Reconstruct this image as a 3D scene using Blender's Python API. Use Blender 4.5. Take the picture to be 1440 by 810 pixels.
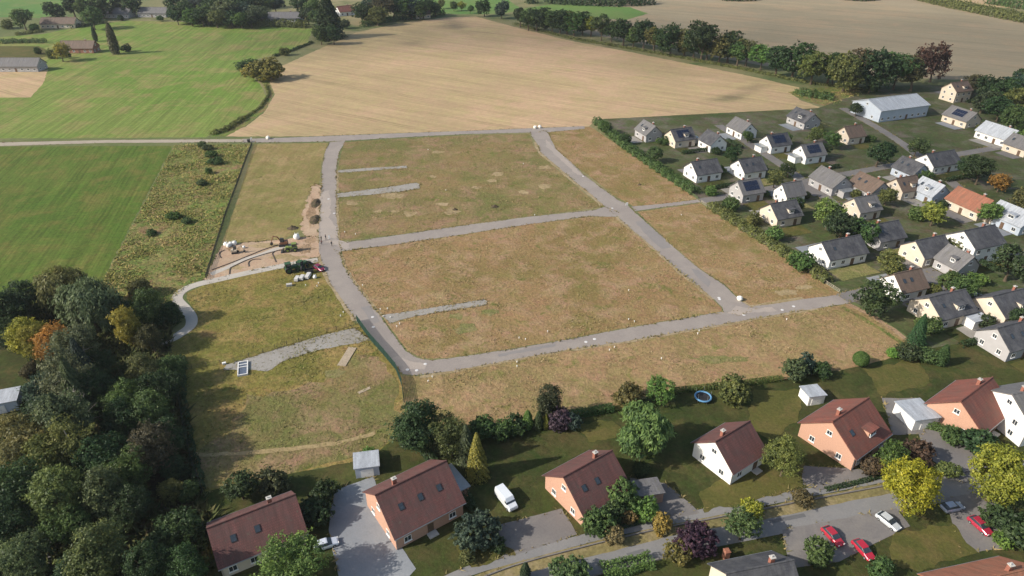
import bpy, bmesh, math, random
import numpy as np
from mathutils import Vector, Matrix, noise as mnoise

for o in list(bpy.data.objects):
    bpy.data.objects.remove(o)
S = bpy.context.scene
COL = S.collection
PI = math.pi
rad = math.radians

# ------------------------------------------------------------------ camera
CAM_H = 100.0
PITCH = 30.8                     # degrees below the horizon
FPX = 966.0                      # focal length in pixels of a 1440 px wide frame
cam_d = bpy.data.cameras.new('camera')
cam_d.sensor_width = 36.0
cam_d.lens = FPX / 1440.0 * 36.0
cam_d.clip_start = 1.0
cam_d.clip_end = 30000.0
cam = bpy.data.objects.new('camera', cam_d)
COL.objects.link(cam)
cam.location = (0, 0, CAM_H)
cam.rotation_euler = (rad(90 - PITCH), 0, 0)
S.camera = cam

# ------------------------------------------------------------------ sky, sun, exposure
SUN_EL, SUN_AZ = 33.0, math.degrees(math.atan2(-1.0, -0.32))     # azimuth measured from +Y towards +X
w = bpy.data.worlds.new('World')
S.world = w
w.use_nodes = True
wn = w.node_tree
bg = wn.nodes['Background']
sky = wn.nodes.new('ShaderNodeTexSky')
sky.sky_type = 'NISHITA'
sky.sun_disc = False
sky.sun_elevation = rad(SUN_EL)
sky.sun_rotation = rad(SUN_AZ)
sky.altitude = 100
sky.air_density = 1.3
sky.dust_density = 2.5
wn.links.new(sky.outputs[0], bg.inputs[0])
bg.inputs[1].default_value = 0.10
sd = bpy.data.lights.new('sun', 'SUN')
sd.energy = 3.8
sd.angle = rad(0.6)
sd.color = (1.0, 0.93, 0.83)
sun = bpy.data.objects.new('sun', sd)
COL.objects.link(sun)
sdir = Vector((math.sin(rad(SUN_AZ)) * math.cos(rad(SUN_EL)), math.cos(rad(SUN_AZ)) * math.cos(rad(SUN_EL)), math.sin(rad(SUN_EL))))
sun.rotation_euler = sdir.to_track_quat('Z', 'Y').to_euler()
sun.location = (-200, -60, 200)
vs = S.view_settings
vs.view_transform = 'Standard'
vs.look = 'None'
vs.exposure = 0.65
vs.gamma = 1.0
vs.use_curve_mapping = False

# ------------------------------------------------------------------ helpers
_ct, _st = math.cos(rad(PITCH)), math.sin(rad(PITCH))

def G(x, y, z=0.0):
    """point of the place at height z seen at photo pixel (x, y)"""
    dx = (x - 720) / FPX
    dy = (405 - y) / FPX
    Y = _ct + dy * _st
    Z = -_st + dy * _ct
    k = (CAM_H - z) / -Z
    return Vector((dx * k, Y * k, z))

def pxm(y):
    return _ct * (y - (405 - FPX * math.tan(rad(PITCH)))) / CAM_H

def ang(a, b):
    p, q = G(*a), G(*b)
    return math.atan2(q.y - p.y, q.x - p.x)

STREET = rad(12.5)

def tag(o, label=None, cat=None, group=None, kind=None):
    if label: o['label'] = label
    if cat: o['category'] = cat
    if group: o['group'] = group
    if kind: o['kind'] = kind
    return o

def empty(name, loc, rz=0.0, label=None, cat=None, group=None):
    o = bpy.data.objects.new(name, None)
    o.empty_display_size = 0.5
    COL.objects.link(o)
    o.location = loc
    o.rotation_euler = (0, 0, rz)
    return tag(o, label, cat, group)

class MB:
    def __init__(s):
        s.v, s.f, s.m = [], [], []
    def add(s, vs, fs, mi=0):
        b = len(s.v)
        s.v += [tuple(p) for p in vs]
        s.f += [tuple(b + i for i in f) for f in fs]
        s.m += [mi] * len(fs)
    def box(s, c, d, rz=0.0, mi=0, taper=1.0, ry=0.0):
        hx, hy, hz = d[0] / 2, d[1] / 2, d[2] / 2
        M = Matrix.Translation(c) @ Matrix.Rotation(rz, 4, 'Z') @ Matrix.Rotation(ry, 4, 'Y')
        vs = []
        for z, t in ((-hz, 1.0), (hz, taper)):
            for x, y in ((-hx, -hy), (hx, -hy), (hx, hy), (-hx, hy)):
                vs.append(M @ Vector((x * t, y * t, z)))
        s.add(vs, [(3, 2, 1, 0), (4, 5, 6, 7), (0, 1, 5, 4), (1, 2, 6, 5), (2, 3, 7, 6), (3, 0, 4, 7)], mi)
    def tube(s, p, r, n=7, mi=0, cap=True):
        p = [Vector(q) for q in p]
        if not hasattr(r, '__len__'): r = [r] * len(p)
        b = []
        for i, q in enumerate(p):
            t = (p[min(i + 1, len(p) - 1)] - p[max(i - 1, 0)]).normalized()
            a = t.cross(Vector((0, 0, 1)) if abs(t.z) < 0.9 else Vector((1, 0, 0))).normalized()
            c = t.cross(a)
            b += [q + (a * math.cos(2 * PI * k / n) + c * math.sin(2 * PI * k / n)) * r[i] for k in range(n)]
        fs = [(i * n + k, i * n + (k + 1) % n, (i + 1) * n + (k + 1) % n, (i + 1) * n + k) for i in range(len(p) - 1) for k in range(n)]
        if cap:
            fs += [tuple(range(n - 1, -1, -1)), tuple((len(p) - 1) * n + k for k in range(n))]
        s.add(b, fs, mi)
    def prism(s, prof, y0, y1, mi=0):
        """profile in x,z extruded along y"""
        n = len(prof)
        vs = [(x, y0, z) for x, z in prof] + [(x, y1, z) for x, z in prof]
        fs = [tuple(range(n)), tuple(range(2 * n - 1, n - 1, -1))] + [(i, n + i, n + (i + 1) % n, (i + 1) % n) for i in range(n)]
        s.add(vs, fs, mi)
    def build(s, name, mats, parent=None, smooth=False, bevel=0.0):
        me = bpy.data.meshes.new(name)
        me.from_pydata(s.v, [], s.f)
        if not isinstance(mats, (list, tuple)): mats = [mats]
        for m in mats: me.materials.append(m)
        me.polygons.foreach_set('material_index', s.m)
        bm = bmesh.new(); bm.from_mesh(me)
        bmesh.ops.recalc_face_normals(bm, faces=bm.faces)
        bm.to_mesh(me); bm.free()
        if smooth: me.polygons.foreach_set('use_smooth', [True] * len(me.polygons))
        o = bpy.data.objects.new(name, me)
        COL.objects.link(o)
        if parent is not None: o.parent = parent
        if bevel:
            md = o.modifiers.new('bevel', 'BEVEL'); md.width = bevel; md.segments = 2; md.limit_method = 'ANGLE'
        return o

def copy_tree(o, parent=None):
    c = o.copy()
    COL.objects.link(c)
    if parent is not None: c.parent = parent
    for ch in list(o.children): copy_tree(ch, c)
    return c

# ------------------------------------------------------------------ materials
def new_mat(name):
    m = bpy.data.materials.new(name)
    m.use_nodes = True
    nt = m.node_tree
    return m, nt, nt.nodes['Principled BSDF']

def N(nt, t, **kw):
    n = nt.nodes.new(t)
    for k, v in kw.items(): setattr(n, k, v)
    return n

def mixc(nt, fac, a, b, mode='MIX'):
    n = N(nt, 'ShaderNodeMix', data_type='RGBA', blend_type=mode)
    if isinstance(fac, (int, float)): n.inputs[0].default_value = fac
    else: nt.links.new(fac, n.inputs[0])
    for v, i in ((a, 6), (b, 7)):
        if isinstance(v, (tuple, list)): n.inputs[i].default_value = (*v[:3], 1)
        else: nt.links.new(v, n.inputs[i])
    return n.outputs[2]

def ramp(nt, val, lo, hi, a=0.0, b=1.0):
    n = N(nt, 'ShaderNodeMapRange')
    n.inputs[1].default_value, n.inputs[2].default_value, n.inputs[3].default_value, n.inputs[4].default_value = lo, hi, a, b
    nt.links.new(val, n.inputs[0])
    return n.outputs[0]

def noise(nt, vec, scale, detail=4.0, rough=0.6, dist=0.0):
    n = N(nt, 'ShaderNodeTexNoise')
    n.inputs['Scale'].default_value = scale
    n.inputs['Detail'].default_value = detail
    n.inputs['Roughness'].default_value = rough
    n.inputs['Distortion'].default_value = dist
    nt.links.new(vec, n.inputs['Vector'])
    return n.outputs['Fac']

def math_n(nt, op, a, b=None):
    n = N(nt, 'ShaderNodeMath', operation=op)
    for v, i in ((a, 0), (b, 1)):
        if v is None: continue
        if isinstance(v, (int, float)): n.inputs[i].default_value = v
        else: nt.links.new(v, n.inputs[i])
    return n.outputs[0]

def ground_mat(name, c1, c2, c3, big=0.02, mid=0.12, fine=1.2, contrast=0.35, stripe=None, spots=None, bump=0.3, seed=0.0, c4=None, blot=0.35, blotch=0.0, tram=None):
    """soil, grass or crop: three colours in patches, rows or mowing lines and fine grain"""
    m, nt, bs = new_mat(name)
    pos = N(nt, 'ShaderNodeNewGeometry').outputs['Position']
    mp = N(nt, 'ShaderNodeMapping'); mp.inputs['Location'].default_value = (seed * 37.1, seed * 91.7, seed)
    nt.links.new(pos, mp.inputs[0]); P = mp.outputs[0]
    nb = noise(nt, P, big, 5, 0.62, 0.6)
    nm = noise(nt, P, mid, 6, 0.68, 0.4)
    nf = noise(nt, P, fine, 5, 0.7)
    col = mixc(nt, ramp(nt, nb, 0.40, 0.60), c1, c2)
    col = mixc(nt, ramp(nt, nm, 0.47, 0.63), col, c3)
    if c4 is not None:
        col = mixc(nt, ramp(nt, noise(nt, P, mid * 2.1, 4, 0.6, 1.0), 0.58, 0.70), col, c4)
    for (a, sx, sy, amt) in (stripe or []):
        r = N(nt, 'ShaderNodeMapping', vector_type='TEXTURE'); r.inputs['Rotation'].default_value = (0, 0, a)
        nt.links.new(P, r.inputs[0])
        sc = N(nt, 'ShaderNodeMapping'); sc.inputs['Scale'].default_value = (sx, sy, 0.0)
        nt.links.new(r.outputs[0], sc.inputs[0])
        ns = noise(nt, sc.outputs[0], 1.0, 3, 0.65)
        v = ramp(nt, ns, 0.3, 0.7, 1.0 - amt, 1.0 + amt)
        cmb = N(nt, 'ShaderNodeCombineColor'); [nt.links.new(v, cmb.inputs[i]) for i in range(3)]
        col = mixc(nt, 1.0, col, cmb.outputs[0], 'MULTIPLY')
    v = ramp(nt, nf, 0.25, 0.75, 1.0 - contrast, 1.0 + contrast)
    cmb = N(nt, 'ShaderNodeCombineColor'); [nt.links.new(v, cmb.inputs[i]) for i in range(3)]
    col = mixc(nt, 1.0, col, cmb.outputs[0], 'MULTIPLY')
    if tram:
        ta, per, amt = tram
        r = N(nt, 'ShaderNodeMapping', vector_type='TEXTURE'); r.inputs['Rotation'].default_value = (0, 0, ta); nt.links.new(P, r.inputs[0])
        sx = N(nt, 'ShaderNodeSeparateXYZ'); nt.links.new(r.outputs[0], sx.inputs[0])
        yy = math_n(nt, 'ADD', sx.outputs[1], ramp(nt, noise(nt, P, 0.012, 3, 0.5), 0.2, 0.8, -6.0, 6.0))
        fr = math_n(nt, 'MULTIPLY', math_n(nt, 'FRACT', math_n(nt, 'DIVIDE', yy, per)), per)
        l1 = ramp(nt, math_n(nt, 'ABSOLUTE', math_n(nt, 'SUBTRACT', fr, per * 0.5 - 1.0)), 0.25, 0.6, 1.0, 0.0)
        l2 = ramp(nt, math_n(nt, 'ABSOLUTE', math_n(nt, 'SUBTRACT', fr, per * 0.5 + 1.0)), 0.25, 0.6, 1.0, 0.0)
        tv = math_n(nt, 'MULTIPLY', math_n(nt, 'MAXIMUM', l1, l2), ramp(nt, noise(nt, P, 0.05, 4, 0.6), 0.35, 0.6, 0.0, amt))
        col = mixc(nt, tv, col, tuple(q * 0.55 for q in c2))
    # blotches a few metres wide
    bv = ramp(nt, noise(nt, P, blot, 5, 0.7, 0.8), 0.3, 0.7, 1.0 - blotch, 1.0 + blotch)
    cmb = N(nt, 'ShaderNodeCombineColor'); nt.links.new(bv, cmb.inputs[0]); nt.links.new(ramp(nt, noise(nt, P, blot * 0.6, 4, 0.7, 0.8), 0.3, 0.7, 1.0 - blotch, 1.0 + blotch), cmb.inputs[1]); nt.links.new(bv, cmb.inputs[2])
    if blotch: col = mixc(nt, 1.0, col, cmb.outputs[0], 'MULTIPLY')
    if spots:
        sp = ramp(nt, noise(nt, P, spots[0], 3, 0.6), spots[1], spots[1] + 0.05)
        col = mixc(nt, sp, col, spots[2])
    nt.links.new(col, bs.inputs['Base Color'])
    bs.inputs['Roughness'].default_value = 0.95
    bs.inputs['Specular IOR Level'].default_value = 0.1
    if bump:
        b = N(nt, 'ShaderNodeBump'); b.inputs['Strength'].default_value = bump; b.inputs['Distance'].default_value = 0.6
        nt.links.new(math_n(nt, 'ADD', nf, nm), b.inputs['Height'])
        nt.links.new(b.outputs[0], bs.inputs['Normal'])
    return m

def asphalt_mat(name, c, c2, edge=0.2, seed=0.0):
    m, nt, bs = new_mat(name)
    pos = N(nt, 'ShaderNodeNewGeometry').outputs['Position']
    mp = N(nt, 'ShaderNodeMapping'); mp.inputs['Location'].default_value = (seed * 31, seed * 17, 0)
    nt.links.new(pos, mp.inputs[0]); P = mp.outputs[0]
    col = mixc(nt, ramp(nt, noise(nt, P, 0.12, 6, 0.7, 0.5), 0.42, 0.62), c, c2)
    col = mixc(nt, ramp(nt, noise(nt, P, 0.5, 5, 0.7, 1.0), 0.56, 0.72), col, tuple(x * 0.92 for x in c))
    v = ramp(nt, noise(nt, P, 3.0, 4, 0.7), 0.2, 0.8, 1 - edge, 1 + edge)
    cmb = N(nt, 'ShaderNodeCombineColor'); [nt.links.new(v, cmb.inputs[i]) for i in range(3)]
    col = mixc(nt, 1.0, col, cmb.outputs[0], 'MULTIPLY')
    nt.links.new(col, bs.inputs['Base Color'])
    bs.inputs['Roughness'].default_value = 0.9
    bs.inputs['Specular IOR Level'].default_value = 0.25
    return m

def plain_mat(name, c, rough=0.7, metal=0.0, var=0.12, scale=1.5, spec=0.4, bump=0.0):
    m, nt, bs = new_mat(name)
    tc = N(nt, 'ShaderNodeTexCoord').outputs['Object']
    n = noise(nt, tc, scale, 5, 0.65)
    col = mixc(nt, ramp(nt, n, 0.3, 0.7), tuple(x * (1 - var) for x in c), tuple(min(1, x * (1 + var)) for x in c))
    nt.links.new(col, bs.inputs['Base Color'])
    bs.inputs['Roughness'].default_value = rough
    bs.inputs['Metallic'].default_value = metal
    bs.inputs['Specular IOR Level'].default_value = spec
    if bump:
        b = N(nt, 'ShaderNodeBump'); b.inputs['Strength'].default_value = bump; b.inputs['Distance'].default_value = 0.05
        nt.links.new(n, b.inputs['Height']); nt.links.new(b.outputs[0], bs.inputs['Normal'])
    return m

def tile_mat(name, c, dark):
    """roof tiles: courses across the slope, weathered patches"""
    m, nt, bs = new_mat(name)
    tc = N(nt, 'ShaderNodeTexCoord').outputs['Object']
    br = N(nt, 'ShaderNodeTexBrick')
    br.inputs['Scale'].default_value = 1.0
    br.inputs['Brick Width'].default_value = 0.30
    br.inputs['Row Height'].default_value = 0.34
    br.inputs['Mortar Size'].default_value = 0.02
    br.inputs['Color1'].default_value = (*c, 1)
    br.inputs['Color2'].default_value = (*[x * 0.82 for x in c], 1)
    br.inputs['Mortar'].default_value = (*[x * 0.45 for x in c], 1)
    nt.links.new(tc, br.inputs['Vector'])
    col = mixc(nt, ramp(nt, noise(nt, tc, 0.35, 6, 0.75), 0.42, 0.62), br.outputs['Color'], dark)
    mpz = N(nt, 'ShaderNodeMapping'); mpz.inputs['Scale'].default_value = (1.6, 0.18, 0.18); nt.links.new(tc, mpz.inputs[0])
    st = ramp(nt, noise(nt, mpz.outputs[0], 1.0, 5, 0.7), 0.3, 0.7, 0.75, 1.25)
    cm2 = N(nt, 'ShaderNodeCombineColor'); [nt.links.new(st, cm2.inputs[i]) for i in range(3)]
    col = mixc(nt, 1.0, col, cm2.outputs[0], 'MULTIPLY')
    col = mixc(nt, ramp(nt, noise(nt, tc, 1.4, 4, 0.6), 0.62, 0.72, 0.0, 0.5), col, (0.11, 0.115, 0.07))
    nt.links.new(col, bs.inputs['Base Color'])
    bs.inputs['Roughness'].default_value = 0.8
    b = N(nt, 'ShaderNodeBump'); b.inputs['Strength'].default_value = 0.5; b.inputs['Distance'].default_value = 0.03
    nt.links.new(br.outputs['Fac'], b.inputs['Height']); b.invert = True
    nt.links.new(b.outputs[0], bs.inputs['Normal'])
    return m

def leaf_mat(name='foliage'):
    m, nt, bs = new_mat(name)
    nt.nodes.remove(bs)
    oc = N(nt, 'ShaderNodeObjectInfo').outputs['Color']
    at = N(nt, 'ShaderNodeAttribute', attribute_name='tint').outputs['Fac']
    v = ramp(nt, at, 0.0, 1.0, 1.0, 2.75)
    cmb = N(nt, 'ShaderNodeCombineColor')
    nt.links.new(math_n(nt, 'MULTIPLY', v, ramp(nt, at, 0.0, 1.0, 0.9, 1.12)), cmb.inputs[0])
    nt.links.new(v, cmb.inputs[1]); nt.links.new(math_n(nt, 'MULTIPLY', v, ramp(nt, at, 0.0, 1.0, 1.12, 0.85)), cmb.inputs[2])
    col = mixc(nt, 1.0, oc, cmb.outputs[0], 'MULTIPLY')
    d = N(nt, 'ShaderNodeBsdfDiffuse'); t = N(nt, 'ShaderNodeBsdfTranslucent')
    g = N(nt, 'ShaderNodeBsdfGlossy'); g.inputs['Roughness'].default_value = 0.5; g.inputs['Color'].default_value = (1, 1, 1, 1)
    nt.links.new(col, d.inputs[0]); nt.links.new(col, t.inputs[0])
    mx = N(nt, 'ShaderNodeMixShader'); mx.inputs[0].default_value = 0.36
    nt.links.new(d.outputs[0], mx.inputs[1]); nt.links.new(t.outputs[0], mx.inputs[2])
    m2 = N(nt, 'ShaderNodeMixShader'); m2.inputs[0].default_value = 0.012
    nt.links.new(mx.outputs[0], m2.inputs[1]); nt.links.new(g.outputs[0], m2.inputs[2])
    nt.links.new(m2.outputs[0], nt.nodes['Material Output'].inputs[0])
    return m

LEAF = leaf_mat()
BARK = plain_mat('bark', (0.10, 0.075, 0.05), 0.95, var=0.35, scale=4, bump=0.5)
PALEBARK = plain_mat('pale_bark', (0.30, 0.27, 0.23), 0.95, var=0.3, scale=4, bump=0.4)
GLASS = plain_mat('window_glass', (0.035, 0.045, 0.055), 0.08, var=0.2, spec=0.8)
WHITE = plain_mat('white_paint', (0.78, 0.77, 0.74), 0.6, var=0.05)
CONCRETE = plain_mat('concrete', (0.42, 0.40, 0.37), 0.9, var=0.12, scale=2, bump=0.2)
GREYMET = plain_mat('galvanised_steel', (0.35, 0.37, 0.38), 0.45, metal=0.6, var=0.1)
BLACK = plain_mat('black_rubber', (0.02, 0.02, 0.022), 0.85, var=0.2)
DARKMET = plain_mat('dark_steel', (0.045, 0.045, 0.045), 0.5, metal=0.4)
BRICKRED = plain_mat('chimney_brick', (0.25, 0.10, 0.07), 0.9, var=0.25, scale=8)

# ------------------------------------------------------------------ sheets on the ground
_z = [0.004]

def wob(pts, amp, step, seed):
    """closed outline, resampled and roughened so that no edge is ruler-straight"""
    out = []
    n = len(pts)
    for i in range(n):
        a, b = pts[i], pts[(i + 1) % n]
        L = (b - a).length
        k = max(1, min(400, int(L / step)))
        for j in range(k):
            p = a.lerp(b, j / k)
            d1 = mnoise.noise(Vector((p.x * 0.35, p.y * 0.35, seed))) + 0.5 * mnoise.noise(Vector((p.x * 1.1, p.y * 1.1, seed + 9)))
            d2 = mnoise.noise(Vector((p.x * 0.35, p.y * 0.35, seed + 33))) + 0.5 * mnoise.noise(Vector((p.x * 1.1, p.y * 1.1, seed + 71)))
            out.append(Vector((p.x + amp * d1, p.y + amp * d2)))
    return out

def sheet_w(name, pts, mat, amp=0.3, step=1.2):
    _z[0] += 0.0006
    pts = wob([Vector((p[0], p[1])) for p in pts], amp, step, _z[0] * 5000)
    me = bpy.data.meshes.new(name)
    me.from_pydata([(p.x, p.y, _z[0]) for p in pts], [], [tuple(range(len(pts)))])
    if me.polygons[0].normal.z < 0: me.flip_normals()
    me.materials.append(mat)
    o = bpy.data.objects.new(name, me)
    COL.objects.link(o)
    o['kind'] = 'structure'
    return o

def sheet(name, px, mat, amp=0.3, step=1.2):
    return sheet_w(name, [G(*p) for p in px], mat, amp, step)

def smooth_line(pts, n=6):
    P = [Vector(p) for p in pts]
    out = []
    for i in range(len(P) - 1):
        p0, p1, p2, p3 = P[max(i - 1, 0)], P[i], P[i + 1], P[min(i + 2, len(P) - 1)]
        for k in range(n):
            t = k / n
            out.append(0.5 * ((2 * p1) + (p2 - p0) * t + (2 * p0 - 5 * p1 + 4 * p2 - p3) * t * t + (3 * p1 - p0 - 3 * p2 + p3) * t ** 3))
    out.append(P[-1])
    return out

def strip_pts(px, width, curve=True):
    c = [G(*p) for p in px]
    if curve and len(c) > 2: c = smooth_line(c)
    L, R = [], []
    for i, p in enumerate(c):
        t = (c[min(i + 1, len(c) - 1)] - c[max(i - 1, 0)]).normalized()
        nrm = Vector((-t.y, t.x, 0)) * (width / 2)
        L.append(p + nrm); R.append(p - nrm)
    return L + R[::-1]

def strip(name, px, width, mat, amp=0.12, step=1.0, curve=True):
    return sheet_w(name, strip_pts(px, width, curve), mat, amp, step)

def smooth_px(px, n=4):
    q = smooth_line([Vector((x, y, 0)) for x, y in px], n)
    return [(p.x, p.y) for p in q]

def poly_sample(px, count, rng):
    P = np.array([[p.x, p.y] for p in (G(*q) for q in px)])
    lo, hi = P.min(0), P.max(0)
    out = np.zeros((0, 2))
    while len(out) < count:
        c = rng.uniform(lo, hi, (count * 2, 2))
        inside = np.zeros(len(c), bool)
        j = len(P) - 1
        for i in range(len(P)):
            xi, yi, xj, yj = P[i, 0], P[i, 1], P[j, 0], P[j, 1]
            cond = (yi > c[:, 1]) != (yj > c[:, 1])
            xx = (xj - xi) * (c[:, 1] - yi) / (yj - yi + 1e-12) + xi
            inside ^= cond & (c[:, 0] < xx)
            j = i
        out = np.vstack([out, c[inside]])
    return out[:count]
# ------------------------------------------------------------------ the ground
R_GREEN = ang((150, 385), (243, 206))           # mowing lines of the left meadow
R_UPPER = ang((150, 160), (205, 120))
R_TAN = ang((485, 125), (686, 160))
R_MOWN = ang((320, 320), (400, 215))
M_BASE = ground_mat('countryside', (0.11, 0.13, 0.05), (0.24, 0.20, 0.11), (0.08, 0.11, 0.04), big=0.003, mid=0.02, fine=0.6, contrast=0.2)
M_GREEN = ground_mat('meadow_green', (0.081, 0.117, 0.022), (0.066, 0.110, 0.018), (0.118, 0.121, 0.031), blotch=0.08, big=0.02, mid=0.09, fine=0.9, contrast=0.32,
                     stripe=[(R_GREEN, 0.012, 0.55, 0.18), (R_GREEN, 0.03, 1.3, 0.22)], tram=(R_GREEN, 18.0, 0.4), seed=1)
M_UPGREEN = ground_mat('meadow_light', (0.116, 0.184, 0.034), (0.145, 0.189, 0.046), (0.209, 0.189, 0.070), blotch=0.06, big=0.012, mid=0.05, fine=0.5, contrast=0.2,
                       stripe=[(R_UPPER, 0.012, 0.45, 0.20), (R_UPPER, 0.03, 1.1, 0.18)], tram=(R_UPPER, 18.0, 0.35), seed=2)
M_FARGREEN = ground_mat('meadow_far', (0.085, 0.17, 0.045), (0.12, 0.19, 0.05), (0.14, 0.18, 0.06), big=0.01, mid=0.04, fine=0.4, contrast=0.12, seed=3)
M_TAN = ground_mat('stubble', (0.413, 0.287, 0.177), (0.317, 0.243, 0.133), (0.360, 0.277, 0.147), blotch=0.05, big=0.009, mid=0.05, fine=0.6, contrast=0.13,
                   stripe=[(R_TAN, 0.008, 0.22, 0.10), (R_TAN, 0.015, 0.7, 0.11)], tram=(R_TAN, 21.0, 0.45), seed=4)
M_TAN2 = ground_mat('stubble_far', (0.285, 0.234, 0.154), (0.254, 0.213, 0.139), (0.306, 0.234, 0.149), big=0.007, mid=0.03, fine=0.4, contrast=0.10,
                    stripe=[(R_TAN, 0.006, 0.16, 0.10)], tram=(R_TAN, 24.0, 0.5), seed=5)
M_PLOT = ground_mat('dry_grass_plot', (0.213, 0.155, 0.069), (0.139, 0.133, 0.047), (0.243, 0.166, 0.094), blotch=0.1, big=0.028, mid=0.11, fine=1.3, contrast=0.34,
                    c4=(0.117, 0.125, 0.033), seed=6, bump=0.6)
M_PLOT2 = ground_mat('reddish_grass_plot', (0.255, 0.169, 0.082), (0.187, 0.142, 0.054), (0.295, 0.199, 0.113), blotch=0.09, big=0.03, mid=0.13, fine=1.3, contrast=0.34,
                     c4=(0.141, 0.134, 0.041), seed=7, bump=0.6)
M_OLIVE = ground_mat('olive_grass_plot', (0.198, 0.158, 0.046), (0.146, 0.136, 0.035), (0.251, 0.179, 0.069), blotch=0.09, big=0.03, mid=0.12, fine=1.2, contrast=0.4,
                     c4=(0.105, 0.117, 0.027), seed=8, bump=0.6)
M_MOWN = ground_mat('mown_plot', (0.201, 0.162, 0.064), (0.165, 0.151, 0.051), (0.250, 0.188, 0.089), blotch=0.08, big=0.03, mid=0.10, fine=1.1, contrast=0.28,
                    stripe=[(R_MOWN, 0.02, 0.5, 0.12)], seed=9)
M_WEED = ground_mat('weeds_ground', (0.155, 0.165, 0.050), (0.205, 0.165, 0.070), (0.105, 0.140, 0.036), blotch=0.30, big=0.05, mid=0.16, fine=1.0, contrast=0.5, c4=(0.075, 0.102, 0.028), seed=10, bump=0.8)
M_SAND = ground_mat('sand', (0.375, 0.255, 0.175), (0.35, 0.26, 0.18), (0.40, 0.30, 0.21), big=0.08, mid=0.25, fine=1.6, contrast=0.2, seed=11)
M_SOIL = ground_mat('bare_soil', (0.30, 0.20, 0.125), (0.34, 0.24, 0.15), (0.22, 0.15, 0.09), big=0.1, mid=0.3, fine=1.8, contrast=0.35, seed=12, bump=0.8)
M_STRAW = ground_mat('straw_patch', (0.285, 0.222, 0.120), (0.25, 0.19, 0.10), (0.33, 0.25, 0.15), big=0.1, mid=0.3, fine=1.5, contrast=0.35, seed=13)
M_LAWN = ground_mat('garden_lawn', (0.036, 0.047, 0.014), (0.050, 0.056, 0.017), (0.072, 0.066, 0.024), blotch=0.15, big=0.05, mid=0.14, fine=1.6, contrast=0.35, seed=14)
M_LAWNY = ground_mat('dry_lawn', (0.092, 0.088, 0.025), (0.070, 0.074, 0.021), (0.110, 0.090, 0.032), big=0.06, mid=0.2, fine=1.6, contrast=0.3, seed=15)
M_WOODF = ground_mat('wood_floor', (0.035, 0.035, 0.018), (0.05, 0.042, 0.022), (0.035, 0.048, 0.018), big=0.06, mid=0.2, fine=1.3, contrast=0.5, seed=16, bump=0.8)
M_VERGE = ground_mat('dry_verge', (0.20, 0.165, 0.075), (0.16, 0.14, 0.06), (0.25, 0.20, 0.11), big=0.1, mid=0.3, fine=1.6, contrast=0.4, seed=17)
M_VILLAGE = ground_mat('village_gardens', (0.052, 0.068, 0.024), (0.078, 0.084, 0.036), (0.115, 0.105, 0.075), blotch=0.2, big=0.04, mid=0.08, fine=1.0, contrast=0.3, seed=18)
A_ROAD = asphalt_mat('road_asphalt', (0.240, 0.210, 0.190), (0.272, 0.240, 0.213), 0.14, 1)
A_TRACK = asphalt_mat('track_gravel', (0.33, 0.285, 0.225), (0.29, 0.25, 0.20), 0.18, 2)
A_PATH = asphalt_mat('path_sand', (0.38, 0.35, 0.31), (0.42, 0.385, 0.335), 0.08, 3)
A_GRAVEL = asphalt_mat('grey_gravel', (0.275, 0.26, 0.238), (0.235, 0.215, 0.185), 0.24, 4)
A_STREET = asphalt_mat('street_asphalt', (0.18, 0.178, 0.176), (0.205, 0.198, 0.19), 0.12, 5)
A_PAVE = asphalt_mat('grey_paving', (0.15, 0.14, 0.135), (0.19, 0.175, 0.16), 0.15, 6)
A_PAVEB = asphalt_mat('blue_grey_paving', (0.20, 0.215, 0.235), (0.24, 0.25, 0.26), 0.12, 7)
A_SHOULDER = ground_mat('sandy_shoulder', (0.285, 0.225, 0.135), (0.245, 0.19, 0.10), (0.32, 0.26, 0.17), big=0.1, mid=0.4, fine=2.0, contrast=0.3, seed=19)

M_STRAWP = ground_mat('straw_grass_plot', (0.265, 0.185, 0.090), (0.205, 0.160, 0.068), (0.300, 0.201, 0.110), blotch=0.10, big=0.03, mid=0.12, fine=1.3, contrast=0.34, c4=(0.175, 0.155, 0.054), seed=22, bump=0.6)
M_GRASSP = ground_mat('greener_grass', (0.175, 0.165, 0.062), (0.15, 0.152, 0.053), (0.225, 0.188, 0.088), big=0.1, mid=0.3, fine=1.4, contrast=0.4, seed=20, bump=0.6)
M_TRACKG = ground_mat('trodden_grass', (0.29, 0.22, 0.115), (0.26, 0.20, 0.10), (0.31, 0.24, 0.13), big=0.1, mid=0.3, fine=1.5, contrast=0.3, seed=21)

# base sheet out to the horizon, with gentle far hills beyond the last fields
def base_ground():
    rs = [0, 150, 400, 800, 1200, 1700, 2400, 3500, 5000, 8000, 12000]
    n = 64
    vs, fs = [(0, 200, 0)], []
    for r in rs[1:]:
        for k in range(n):
            a = 2 * PI * k / n
            x, y = r * math.cos(a), 200 + r * math.sin(a)
            h = 0.0
            if r > 1500:
                h = max(0.0, mnoise.noise(Vector((x * 0.0004, y * 0.0004, 3.3))) + 0.25) * min(1, (r - 1500) / 3000) * 130
            vs.append((x, y, h))
    fs += [(0, 1 + k, 1 + (k + 1) % n) for k in range(n)]
    for i in range(len(rs) - 2):
        a, b = 1 + i * n, 1 + (i + 1) * n
        fs += [(a + k, b + k, b + (k + 1) % n, a + (k + 1) % n) for k in range(n)]
    me = bpy.data.meshes.new('ground')
    me.from_pydata(vs, [], fs)
    me.materials.append(M_BASE)
    o = bpy.data.objects.new('ground', me)
    COL.objects.link(o)
    o['kind'] = 'structure'
base_ground()

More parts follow.
